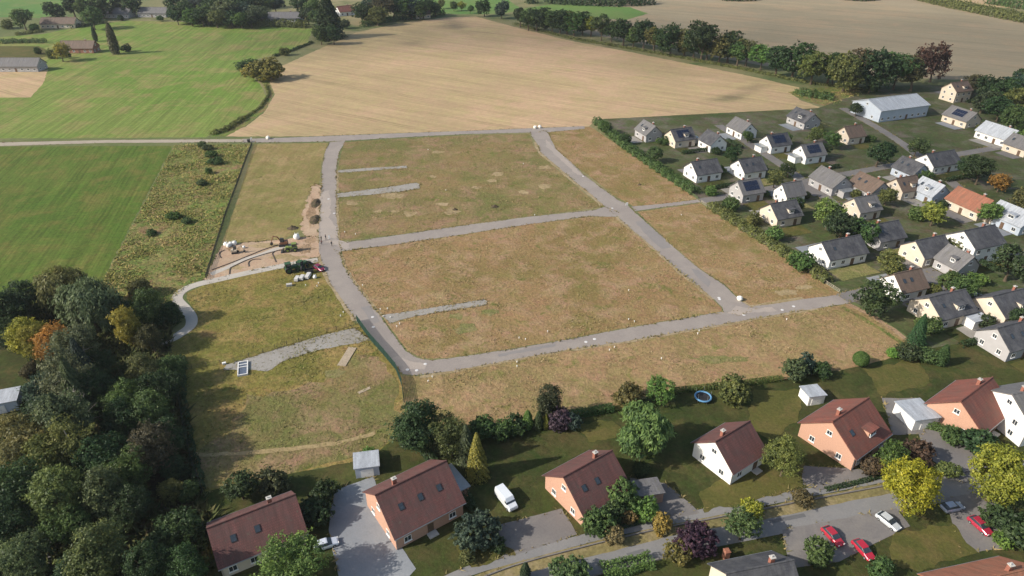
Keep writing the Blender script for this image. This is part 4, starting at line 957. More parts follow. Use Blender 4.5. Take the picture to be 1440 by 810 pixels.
# plants nobody could count ---------------------------------------------------
def tufts(name, areas, label_unused, size, colors, seed, spread=0.5, extra=None, z0=0.0):
    rng = np.random.default_rng(seed)
    Ps, Ts = [], []
    for px, n in areas:
        xy = poly_sample(px, n, rng)
        Ps.append(xy)
    if len(areas): xy = np.vstack(Ps); n = len(xy)
    if not len(areas): xy = extra; n = len(xy)
    clump = np.array([mnoise.noise(Vector((x * 0.09, y * 0.09, seed))) for x, y in xy])
    keep = clump + rng.normal(0, 0.35, n) > -0.15
    xy, clump = xy[keep], clump[keep]; n = len(xy)
    h = size * rng.uniform(0.5, 1.4, n) * (1 + 0.6 * clump)
    vs = np.zeros((n, 3, 3, 3)); 
    for b in range(3):
        a = rng.uniform(0, 2 * PI, n); wd = h * rng.uniform(0.5, 0.9, n); lean = rng.normal(0, spread, (n, 2)) * h[:, None]
        dx, dy = np.cos(a) * wd / 2, np.sin(a) * wd / 2
        vs[:, b, 0] = np.stack([xy[:, 0] - dx, xy[:, 1] - dy, np.full(n, z0)], 1)
        vs[:, b, 1] = np.stack([xy[:, 0] + dx, xy[:, 1] + dy, np.full(n, z0)], 1)
        vs[:, b, 2] = np.stack([xy[:, 0] + lean[:, 0], xy[:, 1] + lean[:, 1], h], 1)
    q = vs.reshape(-1, 3); nf = 3 * n
    me = bpy.data.meshes.new(name)
    me.vertices.add(3 * nf); me.loops.add(3 * nf); me.polygons.add(nf)
    me.vertices.foreach_set('co', q.astype(np.float32).ravel())
    me.loops.foreach_set('vertex_index', np.arange(3 * nf, dtype=np.int32))
    me.polygons.foreach_set('loop_start', np.arange(0, 3 * nf, 3, dtype=np.int32))
    me.update(calc_edges=True)
    at = me.attributes.new('tint', 'FLOAT', 'FACE')
    at.data.foreach_set('value', np.clip(np.repeat(0.5 + rng.normal(0, 0.22, n), 3), 0, 1).astype(np.float32))
    m, nt, bs = new_mat(name + '_blades')
    av = N(nt, 'ShaderNodeAttribute', attribute_name='tint').outputs['Fac']
    cr = N(nt, 'ShaderNodeValToRGB'); nt.links.new(av, cr.inputs[0])
    el = cr.color_ramp.elements
    for i, c in enumerate(colors):
        e = el[i] if i < 2 else el.new(i / (len(colors) - 1))
        e.position = i / (len(colors) - 1); e.color = (*c, 1)
    nt.links.new(cr.outputs[0], bs.inputs['Base Color']); bs.inputs['Roughness'].default_value = 0.9; bs.inputs['Specular IOR Level'].default_value = 0.1
    me.materials.append(m)
    o = bpy.data.objects.new(name, me); COL.objects.link(o)
    o['kind'] = 'stuff'
    return o

tufts('dry_grass', [(P1, 9000), (P2, 2600), (P3, 2800), (P4, 9500), (P5, 6500)], '', 0.22, [(0.16, 0.165, 0.055), (0.26, 0.21, 0.10), (0.33, 0.24, 0.13), (0.40, 0.31, 0.18)], 3, 1.1)
tufts('olive_grass', [(P6, 4000), (P7, 5500), (MOWN, 800)], '', 0.22, [(0.14, 0.155, 0.045), (0.22, 0.20, 0.075), (0.31, 0.25, 0.12)], 4, 1.1)
tufts('weeds', [(OVER, 7000), ([(1108, 130), (1200, 122), (1215, 132), (1165, 150)], 500)], '', 0.4, [(0.12, 0.16, 0.045), (0.25, 0.25, 0.07), (0.37, 0.29, 0.11), (0.40, 0.29, 0.15)], 5, 1.2)
tufts('tall_weeds', [(OVER, 9000)], '', 0.36, [(0.08, 0.125, 0.035), (0.17, 0.20, 0.055), (0.30, 0.27, 0.08), (0.31, 0.23, 0.12)], 15, 1.2)
EP = []
_er = np.random.default_rng(99)
for o in list(COL.objects):
    if o.name.split('.')[0] in ('estate_road', 'gravel_lane', 'side_lane', 'crossing_lane', 'farm_road', 'farm_track', 'driveway', 'sand_area', 'bare_soil', 'lane', 'sidewalk'):
        vv = np.array([(v.co.x, v.co.y) for v in o.data.vertices])
        k = _er.integers(0, len(vv), len(vv) * 4)
        k = k[:len(k) // 2]; EP.append(vv[k] + (vv[(k + 1) % len(vv)] - vv[k]) * _er.random((len(k), 1)) + _er.normal(0, 0.17, (len(k), 2)))
tufts('verge_grass', [], '', 0.30, [(0.13, 0.14, 0.045), (0.22, 0.18, 0.075), (0.31, 0.23, 0.115)], 44, 1.0, extra=np.vstack(EP), z0=0.02)
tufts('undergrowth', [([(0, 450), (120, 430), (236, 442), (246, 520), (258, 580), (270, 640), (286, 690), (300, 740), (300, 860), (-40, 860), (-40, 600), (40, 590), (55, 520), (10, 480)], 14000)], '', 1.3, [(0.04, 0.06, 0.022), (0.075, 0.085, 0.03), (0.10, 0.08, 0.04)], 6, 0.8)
# ------------------------------------------------------------------ houses
ROOFS = {'maroon': tile_mat('maroon_tiles', (0.150, 0.058, 0.050), (0.09, 0.045, 0.04)), 'red': tile_mat('red_tiles', (0.225, 0.072, 0.050), (0.14, 0.06, 0.045)), 'orange': tile_mat('orange_tiles', (0.34, 0.13, 0.075), (0.22, 0.10, 0.06)),
         'slate': tile_mat('slate_tiles', (0.055, 0.056, 0.066), (0.085, 0.085, 0.09)), 'grey': tile_mat('grey_tiles', (0.16, 0.155, 0.16), (0.12, 0.115, 0.11)), 'pale': tile_mat('pale_metal_roof', (0.42, 0.45, 0.49), (0.34, 0.36, 0.39)), 'brown': tile_mat('brown_tiles', (0.17, 0.115, 0.085), (0.11, 0.08, 0.06))}
WALLS = {'white': plain_mat('white_render', (0.74, 0.73, 0.70), 0.9, var=0.05, scale=0.6), 'peach': plain_mat('peach_brick', (0.46, 0.27, 0.19), 0.9, var=0.14, scale=5), 'cream': plain_mat('cream_render', (0.58, 0.50, 0.40), 0.9, var=0.06, scale=0.6),
         'grey': plain_mat('grey_render', (0.36, 0.35, 0.35), 0.9, var=0.06, scale=0.6), 'brick': plain_mat('red_brick', (0.28, 0.13, 0.09), 0.9, var=0.2, scale=6), 'blue': plain_mat('blue_grey_render', (0.40, 0.45, 0.52), 0.9, var=0.06, scale=0.6)}
WOODD = plain_mat('door_wood', (0.13, 0.08, 0.05), 0.6, var=0.2, scale=3)
GUTTER = plain_mat('zinc_gutter', (0.30, 0.31, 0.32), 0.4, metal=0.7, var=0.08)

_wc = {}
def win_mesh(wd, ht):
    k = (round(wd, 2), round(ht, 2))
    if k not in _wc:
        f = MB(); t = 0.09
        for sx in (-1, 1): f.box((sx * (wd / 2 - t / 2), 0, 0), (t, 0.10, ht))
        for sz in (-1, 1): f.box((0, 0, sz * (ht / 2 - t / 2)), (wd - 2 * t - 0.004, 0.10, t))
        f.box((0, 0, 0), (t * 0.7, 0.09, ht - 2 * t - 0.004))
        f.box((0, 0.06, -ht / 2 - 0.05), (wd + 0.2, 0.24, 0.06))
        p = MB(); p.box((0, -0.01, 0), (wd - 2 * t - 0.01, 0.03, ht - 2 * t - 0.01))
        a = f.build('window', WHITE); b = p.build('pane', GLASS)
        _wc[k] = (a.data, b.data)
        bpy.data.objects.remove(a); bpy.data.objects.remove(b)
    return _wc[k]

def window(parent, loc, rz, wd=1.3, ht=1.3):
    a, b = win_mesh(wd, ht)
    o = bpy.data.objects.new('window', a); COL.objects.link(o); o.parent = parent; o.location = loc; o.rotation_euler = (0, 0, rz)
    q = bpy.data.objects.new('pane', b); COL.objects.link(q); q.parent = o

def door(parent, loc, rz):
    m = MB(); m.box((0, 0, 1.05), (1.0, 0.10, 2.1)); m.box((0, 0, 2.16), (1.2, 0.14, 0.1)); m.box((-0.55, 0, 1.05), (0.09, 0.14, 2.1)); m.box((0.55, 0, 1.05), (0.09, 0.14, 2.1))
    d = m.build('door', WOODD, parent); d.location = loc; d.rotation_euler = (0, 0, rz)
    h = MB(); h.tube([(0.36, 0.06, 1.0), (0.36, 0.12, 1.0), (0.24, 0.12, 1.0)], 0.02, 6); h.build('handle', GREYMET, d)

def house(x, y, rz, L, D, hw, hr, wall, roof, label, chimneys=1, dormer=0, skylights=0, cat='house', name='house', porch=0, solar=False, at=None, group=None, floors=1, far=False):
    p = G(x, y, hw * 0.8) if at is None else at
    root = empty(name, (p.x, p.y, 0), rz, label, cat, group)
    W, R = WALLS[wall], ROOFS[roof]
    m = MB()
    prof = [(-D / 2, -0.3), (D / 2, -0.3), (D / 2, hw), (0, hw + hr), (-D / 2, hw)]
    vs = [(-L / 2, a, b) for a, b in prof] + [(L / 2, a, b) for a, b in prof]
    m.add(vs, [(0, 1, 2, 3, 4), (9, 8, 7, 6, 5)] + [(i, 5 + i, 5 + (i + 1) % 5, (i + 1) % 5) for i in range(5) if i not in (2, 3)])
    m.build('wall', W, root)
    # plinth band stays in the wall mesh's own look; roof: two slabs and a ridge cap
    r = MB()
    ov, og, th = 0.55, 0.4, 0.20
    sl = hr / (D / 2)
    for s in (-1, 1):
        y0, z0 = s * 0.0, hw + hr + 0.04
        y1, z1 = s * (D / 2 + ov), hw - ov * sl + 0.04
        X = L / 2 + og
        a = [(-X, y0, z0), (X, y0, z0), (X, y1, z1), (-X, y1, z1)]
        b = [(q[0], q[1], q[2] + th) for q in a]
        r.add(a + b, [(0, 1, 2, 3), (7, 6, 5, 4), (0, 4, 5, 1), (1, 5, 6, 2), (2, 6, 7, 3), (3, 7, 4, 0)])
    r.tube([(-L / 2 - og - 0.02, 0, hw + hr + th + 0.06), (L / 2 + og + 0.02, 0, hw + hr + th + 0.06)], 0.16, 8)
    ro = r.build('roof', R, root)
    rr = random.Random(int(x * 13 + y * 7))
    for c in range(chimneys):
        cx = L * (0.22 if c == 0 else -0.3) * (1 if rr.random() < 0.6 else -1); cy = D * 0.08
        cm = MB(); zt = hw + hr + 0.9; zb = hw + hr * 0.7
        cm.box((cx, cy, (zt + zb) / 2), (0.75, 0.6, zt - zb)); cm.box((cx, cy, zt + 0.06), (0.92, 0.77, 0.12), mi=1); cm.tube([(cx - 0.15, cy, zt + 0.12), (cx - 0.15, cy, zt + 0.4)], 0.11, 7, 1)
        cm.build('chimney', [BRICKRED, CONCRETE], ro)
    for k in range(skylights):
        sx = L * (-0.28 + 0.28 * k); f = 0.5
        yy, zz = -D / 2 * f, hw + hr * (1 - f) + th + 0.08
        sm = MB(); sm.box((0, 0, 0), (0.95, 1.25, 0.12)); sm.box((0, 0, 0.064), (0.78, 1.08, 0.02), mi=1)
        so = sm.build('skylight', [DARKMET, GLASS], ro); so.location = (sx, yy, zz); so.rotation_euler = (math.atan(sl), 0, 0)
    if solar:
        sm = MB()
        for i in range(5):
            for j in range(2): sm.box((-2.4 + i * 1.2, -0.95 + j * 1.9, 0), (1.1, 1.75, 0.05))
        so = sm.build('solar_panel', plain_mat('solar_cells', (0.012, 0.016, 0.035), 0.15, var=0.1, spec=0.8), ro)
        so.location = (0, -D / 4, hw + hr / 2 + th + 0.14); so.rotation_euler = (math.atan(sl), 0, 0)
    if dormer:
        dm = MB(); dw = L * 0.22; dx = L * 0.1; zb = hw + hr * 0.18; yd = -D / 2 * 0.80
        dm.box((dx, yd / 2 - 0.1, zb + 0.75), (dw, abs(yd) - 0.2, 1.5))
        dd = dm.build('dormer', W, root)
        dr = MB(); dr.box((dx, yd / 2 - 0.15, zb + 1.60), (dw + 0.5, abs(yd) + 0.5, 0.18)); dr.build('dormer_roof', R, dd)
        window(root, (dx, yd - 0.14, zb + 0.8), PI, min(2.0, dw - 0.6), 1.0)
    nw = max(2, int(L / 3.4))
    rows = [1.5] if floors == 1 else [1.5, 4.2]
    for z in rows:
        for k in range(nw):
            px_ = -L / 2 + L * (k + 0.5) / nw
            if z == 1.5 and k == nw // 2: door(root, (px_, -D / 2 - 0.03, 0), PI)
            else: window(root, (px_, -D / 2 - 0.03, z), PI, 1.4, 1.3)
            if not far: window(root, (px_, D / 2 + 0.03, z), 0, 1.4, 1.3)
        for s in (-1, 1):
            for k in (-1, 1): window(root, (s * (L / 2 + 0.03), k * D * 0.25, z), -s * PI / 2, 1.2, 1.3)
    if hr > 2.4:
        for s in (-1, 1): window(root, (s * (L / 2 + 0.03), 0, hw + hr * 0.38), -s * PI / 2, 1.2, 1.1)
    if not far:
        for s in (-1, 1):
            g = MB(); g.tube([(-L / 2 - og, s * (D / 2 + ov + 0.06), hw - ov * sl + 0.12), (L / 2 + og, s * (D / 2 + ov + 0.06), hw - ov * sl + 0.12)], 0.08, 6)
            g.build('gutter', GUTTER, root)
        g = MB(); g.tube([(-L / 2 + 0.15, -D / 2 - 0.09, hw - 0.3), (-L / 2 + 0.15, -D / 2 - 0.09, 0)], 0.05, 6)
        g.build('downpipe', GUTTER, root)
        s_ = MB(); s_.box((-L * 0.5 + L * (nw // 2 + 0.5) / nw, -D / 2 - 0.75, 0.12), (1.8, 1.3, 0.28)); s_.build('doorstep', CONCRETE, root)
    if porch:
        c = MB(); c.box((porch * (L / 2 + 1.6), 0.5, 1.2), (3.2, D * 0.55, 2.5)); co = c.build('annex', W, root)
        c = MB(); c.box((porch * (L / 2 + 1.75), 0.5, 2.56), (3.6, D * 0.55 + 0.5, 0.2)); c.build('annex_roof', GREYMET, co)
    return root

A = STREET
B = rad(35)
house(362, 745, rad(30), 14, 10, 3.2, 3.9, 'cream', 'maroon', 'leftmost maroon roofed house beside the wood with pale walls', chimneys=1, skylights=2)
house(582, 702, B, 13.5, 12, 3.6, 4.6, 'peach', 'maroon', porch=1, label='large peach brick house with maroon roof between the blue grey drive and the golden thuja', skylights=3, chimneys=1)
house(825, 680, B, 11, 11, 3.4, 4.3, 'peach', 'maroon', 'peach brick house with maroon roof beside the front garden on the street', chimneys=1, skylights=2)
house(1025, 632, B, 9.5, 9.5, 3.6, 3.9, 'white', 'maroon', 'small white walled house with maroon roof and dry lawn in front', chimneys=1)
house(1187, 605, B, 12, 12, 3.6, 4.6, 'peach', 'red', dormer=1, label='peach brick house with red roof left of the bright yellow tree', chimneys=1, skylights=1)
house(1362, 574, B, 13, 11, 3.6, 4.3, 'peach', 'red', 'red roofed peach house below the tall cone conifer and the field corner', chimneys=1)
house(1448, 572, A, 12, 11, 6.2, 3.0, 'white', 'grey', 'tall white house cut by the right frame edge', chimneys=1, floors=2)
house(1385, 838, A, 15, 10, 3.2, 4.0, 'brick', 'orange', 'orange roofed house at the lower right frame edge', chimneys=1)
house(1062, 822, A, 11, 9, 3.0, 3.6, 'cream', 'slate', 'dark roofed house at the lower frame edge across the street', chimneys=1)

V = ang((900, 224), (1184, 413))            # the village rows run along the field edge
VL = [(988, 240, 11, 9, 'white', 'slate', 'white gabled house with dark roof nearest the crossing lane', 'w', {}), (1052, 237, 10, 9, 'white', 'slate', 'white house with slate roof second from the crossing lane', 'w', {}), (912, 186, 10, 8, 'grey', 'grey', 'grey roofed house at the upper tip of the village', 'p', {}),
      (956, 194, 10, 9, 'cream', 'slate', 'dark roofed house second from the upper tip of the village', 'w', {}), (1043, 182, 11, 8, 'white', 'grey', 'pale grey roofed house on the stubble edge', 'p', {}), (1090, 202, 10, 8, 'white', 'slate', 'white house with slate roof above the diagonal lane', 'w', {}), (1138, 216, 10, 8, 'white', 'grey', 'white house with grey roof beside the diagonal lane', 'w', {}),
      (1130, 168, 12, 9, 'grey', 'slate', 'slate roofed house on the stubble edge left of the hall', 'p', {}), (1196, 190, 9, 8, 'cream', 'brown', 'cream house with brown roof below the hall', 'w', {}), (1345, 128, 11, 9, 'cream', 'brown', 'cream house with brown roof in front of the copper tree', 'w', {'floors': 2}), (1352, 166, 13, 9, 'cream', 'grey', 'cream house with grey roof right of the hall', 'p', {}),
      (1404, 190, 15, 9, 'white', 'pale', 'long white building with pale roof at the upper right of the village', 'p', {}), (1318, 228, 14, 9, 'white', 'slate', 'long white house with slate roof in the upper right half of the village', 'w', {}), (1270, 264, 9, 8, 'cream', 'brown', 'cream house with brown roof in the village middle', 'w', {}), (1308, 270, 9, 8, 'blue', 'pale', 'bluish house with pale roof in the village middle', 'p', {}),
      (1366, 288, 13, 9, 'cream', 'orange', 'reddish roofed house right of the village middle', 'p', {}), (1425, 308, 12, 9, 'blue', 'pale', 'house with bluish white roof at the right frame edge', 'p', {}), (1370, 340, 12, 10, 'white', 'slate', 'large white gabled house with slate roof in the near right half of the village', 'w', {'floors': 2}), (1302, 352, 11, 9, 'cream', 'slate', 'pale gabled house with slate roof left of the large white gabled one', 'w', {}),
      (1178, 353, 14, 9, 'white', 'slate', 'white bungalow with long slate roof nearest the field fence', 'w', {}), (1098, 300, 10, 9, 'cream', 'slate', 'cream gabled house with dark roof by the field fence', 'w', {}), (1325, 432, 12, 10, 'cream', 'slate', 'cream house with dark roof behind the tall cone conifer', 'w', {}), (1412, 430, 12, 10, 'cream', 'slate', 'cream house with dark roof near the right frame edge', 'w', {}),
      (1050, 268, 9, 8, 'grey', 'grey', 'grey house below the two white gabled houses', 'w', {}), (1168, 256, 12, 9, 'grey', 'grey', 'grey roofed house at the lane crossing', 'p', {}), (1222, 264, 11, 9, 'grey', 'brown', 'brown roofed house right of the lane crossing', 'p', {}), (1280, 240, 10, 8, 'blue', 'slate', 'bluish house with slate roof left of the long white house', 'p', {}), (1436, 206, 10, 8, 'cream', 'grey', 'grey roofed house at the upper right frame edge', 'p', {}),
      (1240, 330, 10, 9, 'grey', 'slate', 'dark roofed house beside the diagonal lane in the near half', 'w', {}), (1212, 292, 9, 8, 'cream', 'grey', 'small cream house right of the big bright green tree', 'w', {}), (1002, 200, 9, 8, 'white', 'slate', 'small white house behind the two white gabled ones', 'p', {}), (1270, 400, 9, 8, 'white', 'brown', 'small white house at the lane into the estate', 'w', {}), (1420, 475, 12, 9, 'grey', 'slate', 'slate roofed house above the tall white house', 'w', {}),
      (1345, 370, 8, 8, 'grey', 'grey', 'small grey house between the two rows near the right', 'p', {}), (1110, 272, 8, 7, 'white', 'grey', 'small pale house left of the big bright green tree', 'w', {})]
for (x, y, L, D, wl, rf, lb, o, kw) in VL:
    rz = V + PI / 2 if o == 'w' else V
    house(x, y, rz if o == 'w' else V, L, D, 3.4 if kw.get('floors', 1) == 1 else 5.8, 3.4, wl, rf, lb, chimneys=1, far=True, skylights=(0, 2, 0, 1)[len(lb) % 4], dormer=(len(lb) % 3 == 1), porch=(0, -1, 0, 1, 0)[len(lb) % 5], solar=(len(lb) % 7 == 2), **kw)
_vr = random.Random(21)
_vc = [('dark green', DARK), ('mid green', MID), ('olive', OLIVE), ('fresh green', FRESH)]
for i, (x, y, L, D, wl, rf, lb, o, kw) in enumerate(VL):
    p = G(x, y, 2.7); u = Vector((math.cos(V + PI / 2), math.sin(V + PI / 2), 0)); v = Vector((math.cos(V), math.sin(V), 0))
    if o != 'w': u, v = v, u
    cn, cc = _vc[_vr.randrange(4)]
    q = p + u * (L / 2 + _vr.uniform(2.5, 4.5)) + v * _vr.uniform(-4, 4)
    small = _vr.random() < 0.5
    crown, tr = tree_lib('bush' if small else 'round', 'mid', i % 5)
    nm = f'{cn} {"bush" if small else "tree"} beside the {lb}'
    nm = ' '.join(nm.split()[:3] + nm.split()[4:]) if len(nm.split()) > 16 else nm
    nm = nm.replace('dark green', 'dark').replace('mid green', 'green') if len(nm.split()) > 16 else nm
    nm = nm.replace(' right half', ' half').replace(' of the village', '') if len(nm.split()) > 16 else nm
    h = _vr.uniform(2.5, 4) if small else _vr.uniform(5.5, 8.5)
    if small:
        ob = bpy.data.objects.new('bush', crown); COL.objects.link(ob); ob.location = (q.x, q.y, 0); ob.scale = (h * 1.3, h * 1.2, h); ob.color = (*cc, 1); tag(ob, nm, 'bush')
    else:
        root = empty('tree', (q.x, q.y, 0), _vr.uniform(0, 6), nm, 'tree'); root.scale = (h * 1.15, h * 1.1, h)
        for k_, me in (('trunk', tr), ('crown', crown)):
            ob = bpy.data.objects.new(k_, me); COL.objects.link(ob); ob.parent = root; ob.color = (*cc, 1)
    # paved yard on the sunny side and a strip of lawn behind
    s1, s2 = _vr.uniform(3.5, 6), _vr.uniform(-1, 1)
    def yard(c, a, b, mat, name):
        pts = [c - u * a - v * b, c + u * a - v * b, c + u * a + v * b, c - u * a + v * b]
        sheet_w(name, [(t.x, t.y) for t in pts], mat, 0.2, 1.5)
    yard(p - v * (D / 2 + 3.2) + u * s2, L * 0.42, 2.6, [A_PAVE, A_PAVEB, A_GRAVEL][i % 3], 'driveway')
    yard(p + v * (D / 2 + 4) + u * s2, L * 0.5, 3.0, [M_LAWN, M_GRASSP, M_LAWNY][i % 3], 'garden_lawn')
    # garden hedge on the far side of every third plot
    if i % 3 == 0:
        a, b = p + v * (D / 2 + 7.5) - u * L * 0.6, p + v * (D / 2 + 7.5) + u * L * 0.6
        hb = MB()
        rngh = np.random.default_rng(i); n = 900; t = rngh.random(n)[:, None]; ph = rngh.uniform(0, PI, n)
        A0, B0 = np.array([a.x, a.y]), np.array([b.x, b.y]); vv = np.array([v.x, v.y])
        XY = A0 * (1 - t) + B0 * t + vv * (np.cos(ph) * 0.7)[:, None]
        P_ = np.column_stack([XY, np.abs(np.sin(ph)) ** 0.6 * 1.8 * rngh.uniform(0.3, 1.0, n) ** 0.4]) - np.array([a.x, a.y, 0])
        me = leaf_mesh('hedge', P_, np.column_stack([vv[0] * np.cos(ph), vv[1] * np.cos(ph), np.sin(ph)]), 0.5 + rngh.normal(0, .15, n), 0.4, rngh)
        ob = bpy.data.objects.new('hedge', me); COL.objects.link(ob); ob.location = (a.x, a.y, 0); ob.color = (*DARK, 1); tag(ob, ' '.join(f'hedge of the {lb}'.split()[:16]), 'hedge')
house(1252, 148, V + PI / 2, 30, 18, 5.5, 3.0, 'blue', 'pale', 'big pale hall with a wide light roof at the back of the village', chimneys=0, cat='hall', name='hall', far=True)

FARM = [(85, 33, 0.05, 26, 10, 'cream', 'brown', 'long low farmhouse with brown roof beside the far lane'), (168, 19, -0.1, 22, 11, 'grey', 'grey', 'left grey roofed barn behind the upper meadow'), (218, 18, -0.05, 24, 12, 'grey', 'grey', 'right grey roofed barn behind the upper meadow'), (290, 20, 0.3, 14, 10, 'cream', 'brown', 'brown roofed house in front of the dark tree belt'),
        (398, 25, 0.05, 30, 13, 'grey', 'grey', 'big grey farm roof behind the upper meadow hedge'), (485, 16, 0.6, 13, 10, 'white', 'red', 'far red roofed house right of the tallest conifer'), (112, 67, 0.0, 22, 9, 'brick', 'brown', 'brick farmhouse with brown roof on the upper meadow'), (24, 92, 0.0, 30, 10, 'grey', 'grey', 'grey shed with long roof at the left frame edge'), (594, 20, 0.3, 12, 8, 'cream', 'brown', 'small brown roofed house in the clump above the stubble')]
for (x, y, rz, L, D, wl, rf, lb) in FARM:
    house(x, y, rz, L, D, 3.4, 3.6, wl, rf, lb, chimneys=0 if 'barn' in lb or 'shed' in lb else 1, far=True, name='barn' if 'barn' in lb or 'shed' in lb else 'farmhouse', cat='barn' if 'barn' in lb or 'shed' in lb else 'house')

def shed(x, y, rz, L, D, h, wall, roof, label, name='garden_shed', cat='shed'):
    p = G(x, y); root = empty(name, (p.x, p.y, 0), rz, label, cat)
    m = MB(); m.box((0, 0, h / 2), (L, D, h)); m.build('wall', WALLS[wall], root)
    m = MB(); m.box((0, 0, h + 0.14), (L + 0.5, D + 0.5, 0.2), ry=0.04); m.build('roof', ROOFS[roof], root)
    m = MB(); m.box((0, -D / 2 - 0.04, 1.0), (min(2.4, L * 0.6), 0.08, 2.0)); d = m.build('door', WHITE, root)
    h_ = MB(); h_.box((0.3, -D / 2 - 0.1, 1.0), (0.2, 0.04, 0.05)); h_.build('handle', DARKMET, d)
shed(1285, 590, A, 6, 6, 2.7, 'white', 'pale', 'flat roofed pale garage between the two red roofed houses', 'garage', 'garage')
shed(1140, 562, A, 4, 3.5, 2.4, 'white', 'pale', 'small pale garden shed behind the peach house with red roof')
shed(517, 660, A, 4.5, 4, 2.5, 'blue', 'pale', 'pale blue grey garden shed behind the large peach brick house')
shed(5, 572, 0.4, 7, 5, 2.6, 'blue', 'pale', 'pale bluish garden pavilion on the lawn at the left frame edge', 'pavilion', 'pavilion')
shed(905, 700, A, 6, 3.6, 2.6, 'peach', 'grey', 'low brick garage right of the house with the front garden', 'garage', 'garage')
shed(1360, 452, V, 7, 5, 2.6, 'white', 'pale', 'pale conservatory in front of the cream houses at the right', 'conservatory', 'conservatory')

# ------------------------------------------------------------------ vehicles and machines
def wheel(parent, loc, r, wd, rim=True, mat=None):
    m = MB(); m.tube([(0, -wd / 2, 0), (0, -wd / 2 + 0.03, 0), (0, wd / 2 - 0.03, 0), (0, wd / 2, 0)], [r * 0.9, r, r, r * 0.9], 14)
    w_ = m.build('wheel', BLACK, parent); w_.location = loc
    if rim:
        m = MB(); m.tube([(0, -wd / 2 - 0.02, 0), (0, wd / 2 + 0.02, 0)], r * 0.55, 10); m.build('rim', mat or GREYMET, w_)

def car(x, y, rz, colour, label, van=False, at=None):
    p = at or G(x, y); root = empty('van' if van else 'car', (p.x, p.y, 0), rz, label, 'van' if van else 'car')
    paint = plain_mat('car_paint', colour, 0.25, metal=0.2, var=0.03, spec=0.6)
    L, Wd, Hh = (5.4, 2.0, 2.3) if van else (4.3, 1.78, 1.46)
    def loft(rows, name, mats, mi=0):
        m = MB(); vs = []
        for (xx, z0, z1, hw_, hi) in rows:
            vs += [(xx, -hw_, z0), (xx, -hw_, (z0 + z1) / 2 + 0.08), (xx, -hi, z1), (xx, hi, z1), (xx, hw_, (z0 + z1) / 2 + 0.08), (xx, hw_, z0)]
        n = len(rows); fs = [(i * 6 + k, i * 6 + (k + 1) % 6, (i + 1) * 6 + (k + 1) % 6, (i + 1) * 6 + k) for i in range(n - 1) for k in range(6)] + [tuple(range(6)), tuple((n - 1) * 6 + k for k in range(5, -1, -1))]
        m.add(vs, fs); return m.build(name, mats, root, smooth=False, bevel=0.05)
    h = Wd / 2
    if van:
        loft([(-L / 2, 0.45, 1.0, h * .94, h * .9), (-L / 2 + .1, 0.35, 2.2, h, h * .88), (L / 2 - 1.7, 0.3, 2.28, h, h * .88), (L / 2 - 1.0, 0.3, 1.35, h, h * .9), (L / 2 - .15, 0.32, 1.05, h * .97, h * .85), (L / 2, .42, .7, h * .88, h * .8)], 'body', paint)
        loft([(L / 2 - 1.72, 1.4, 2.12, h * 1.003, h * .85), (L / 2 - 0.98, 1.32, 1.42, h * .99, h * .88)], 'windscreen', GLASS)
    else:
        loft([(-L / 2, 0.45, 0.72, h * .88, h * .8), (-L / 2 + .12, 0.33, 0.95, h * .97, h * .85), (-L / 2 + .7, 0.28, 0.98, h, h * .88), (L / 2 - 1.3, 0.28, 0.94, h, h * .88), (L / 2 - .25, 0.3, 0.74, h * .95, h * .82), (L / 2, .42, .6, h * .82, h * .75)], 'body', paint)
        loft([(-L / 2 + .25, 0.9, 0.99, h * .84, h * .82), (-L / 2 + .85, 0.9, Hh - .05, h * .86, h * .66), (L / 2 - 2.0, 0.9, Hh - .05, h * .86, h * .66), (L / 2 - 1.15, 0.88, 0.95, h * .84, h * .8)], 'windows', GLASS)
        loft([(-L / 2 + .8, Hh - .1, Hh - .02, h * .69, h * .62), (-L / 2 + 1.2, Hh - .09, Hh + .01, h * .70, h * .62), (L / 2 - 2.1, Hh - .09, Hh + .01, h * .70, h * .62), (L / 2 - 1.85, Hh - .12, Hh - .04, h * .69, h * .62)], 'roof', paint)
    r = 0.34 if van else 0.31
    for sx in (-1, 1):
        for sy in (-1, 1): wheel(root, (sx * (L / 2 - 0.85), sy * (h - 0.08), r), r, 0.2)
    for nm, sx, c in (('headlight', 1, WHITE), ('tail_light', -1, ROOFS['red'])):
        for sy in (-1, 1):
            m = MB(); m.box((sx * (L / 2 - 0.06), sy * h * 0.66, 0.66), (0.1, 0.3, 0.14)); m.build(nm, c, root)
    return root
NS = A - PI / 2
car(1170, 757, NS + 0.15, (0.42, 0.03, 0.05), 'left red car parked on the drive beyond the street')
car(1213, 776, NS + 0.1, (0.45, 0.025, 0.05), 'right red car parked on the drive beyond the street')
car(1377, 742, NS + 0.1, (0.40, 0.03, 0.06), 'red car parked under the large yellow green tree')
car(1248, 736, NS + 0.3, (0.55, 0.58, 0.60), 'silver car parked above the two red cars')
car(1338, 716, A, (0.35, 0.40, 0.50), 'silver blue car at the roadside right of the bright yellow tree')
car(712, 706, NS + 0.35, (0.75, 0.78, 0.80), 'white van in the drive between the two maroon roofs', van=True)
car(459, 768, A + 0.2, (0.62, 0.66, 0.72), 'pale car on the blue grey drive of the large peach house')
car(449, 379, ang((455, 378), (470, 405)) + 0.4, (0.20, 0.02, 0.055), 'dark red car parked at the site entrance beside the road')

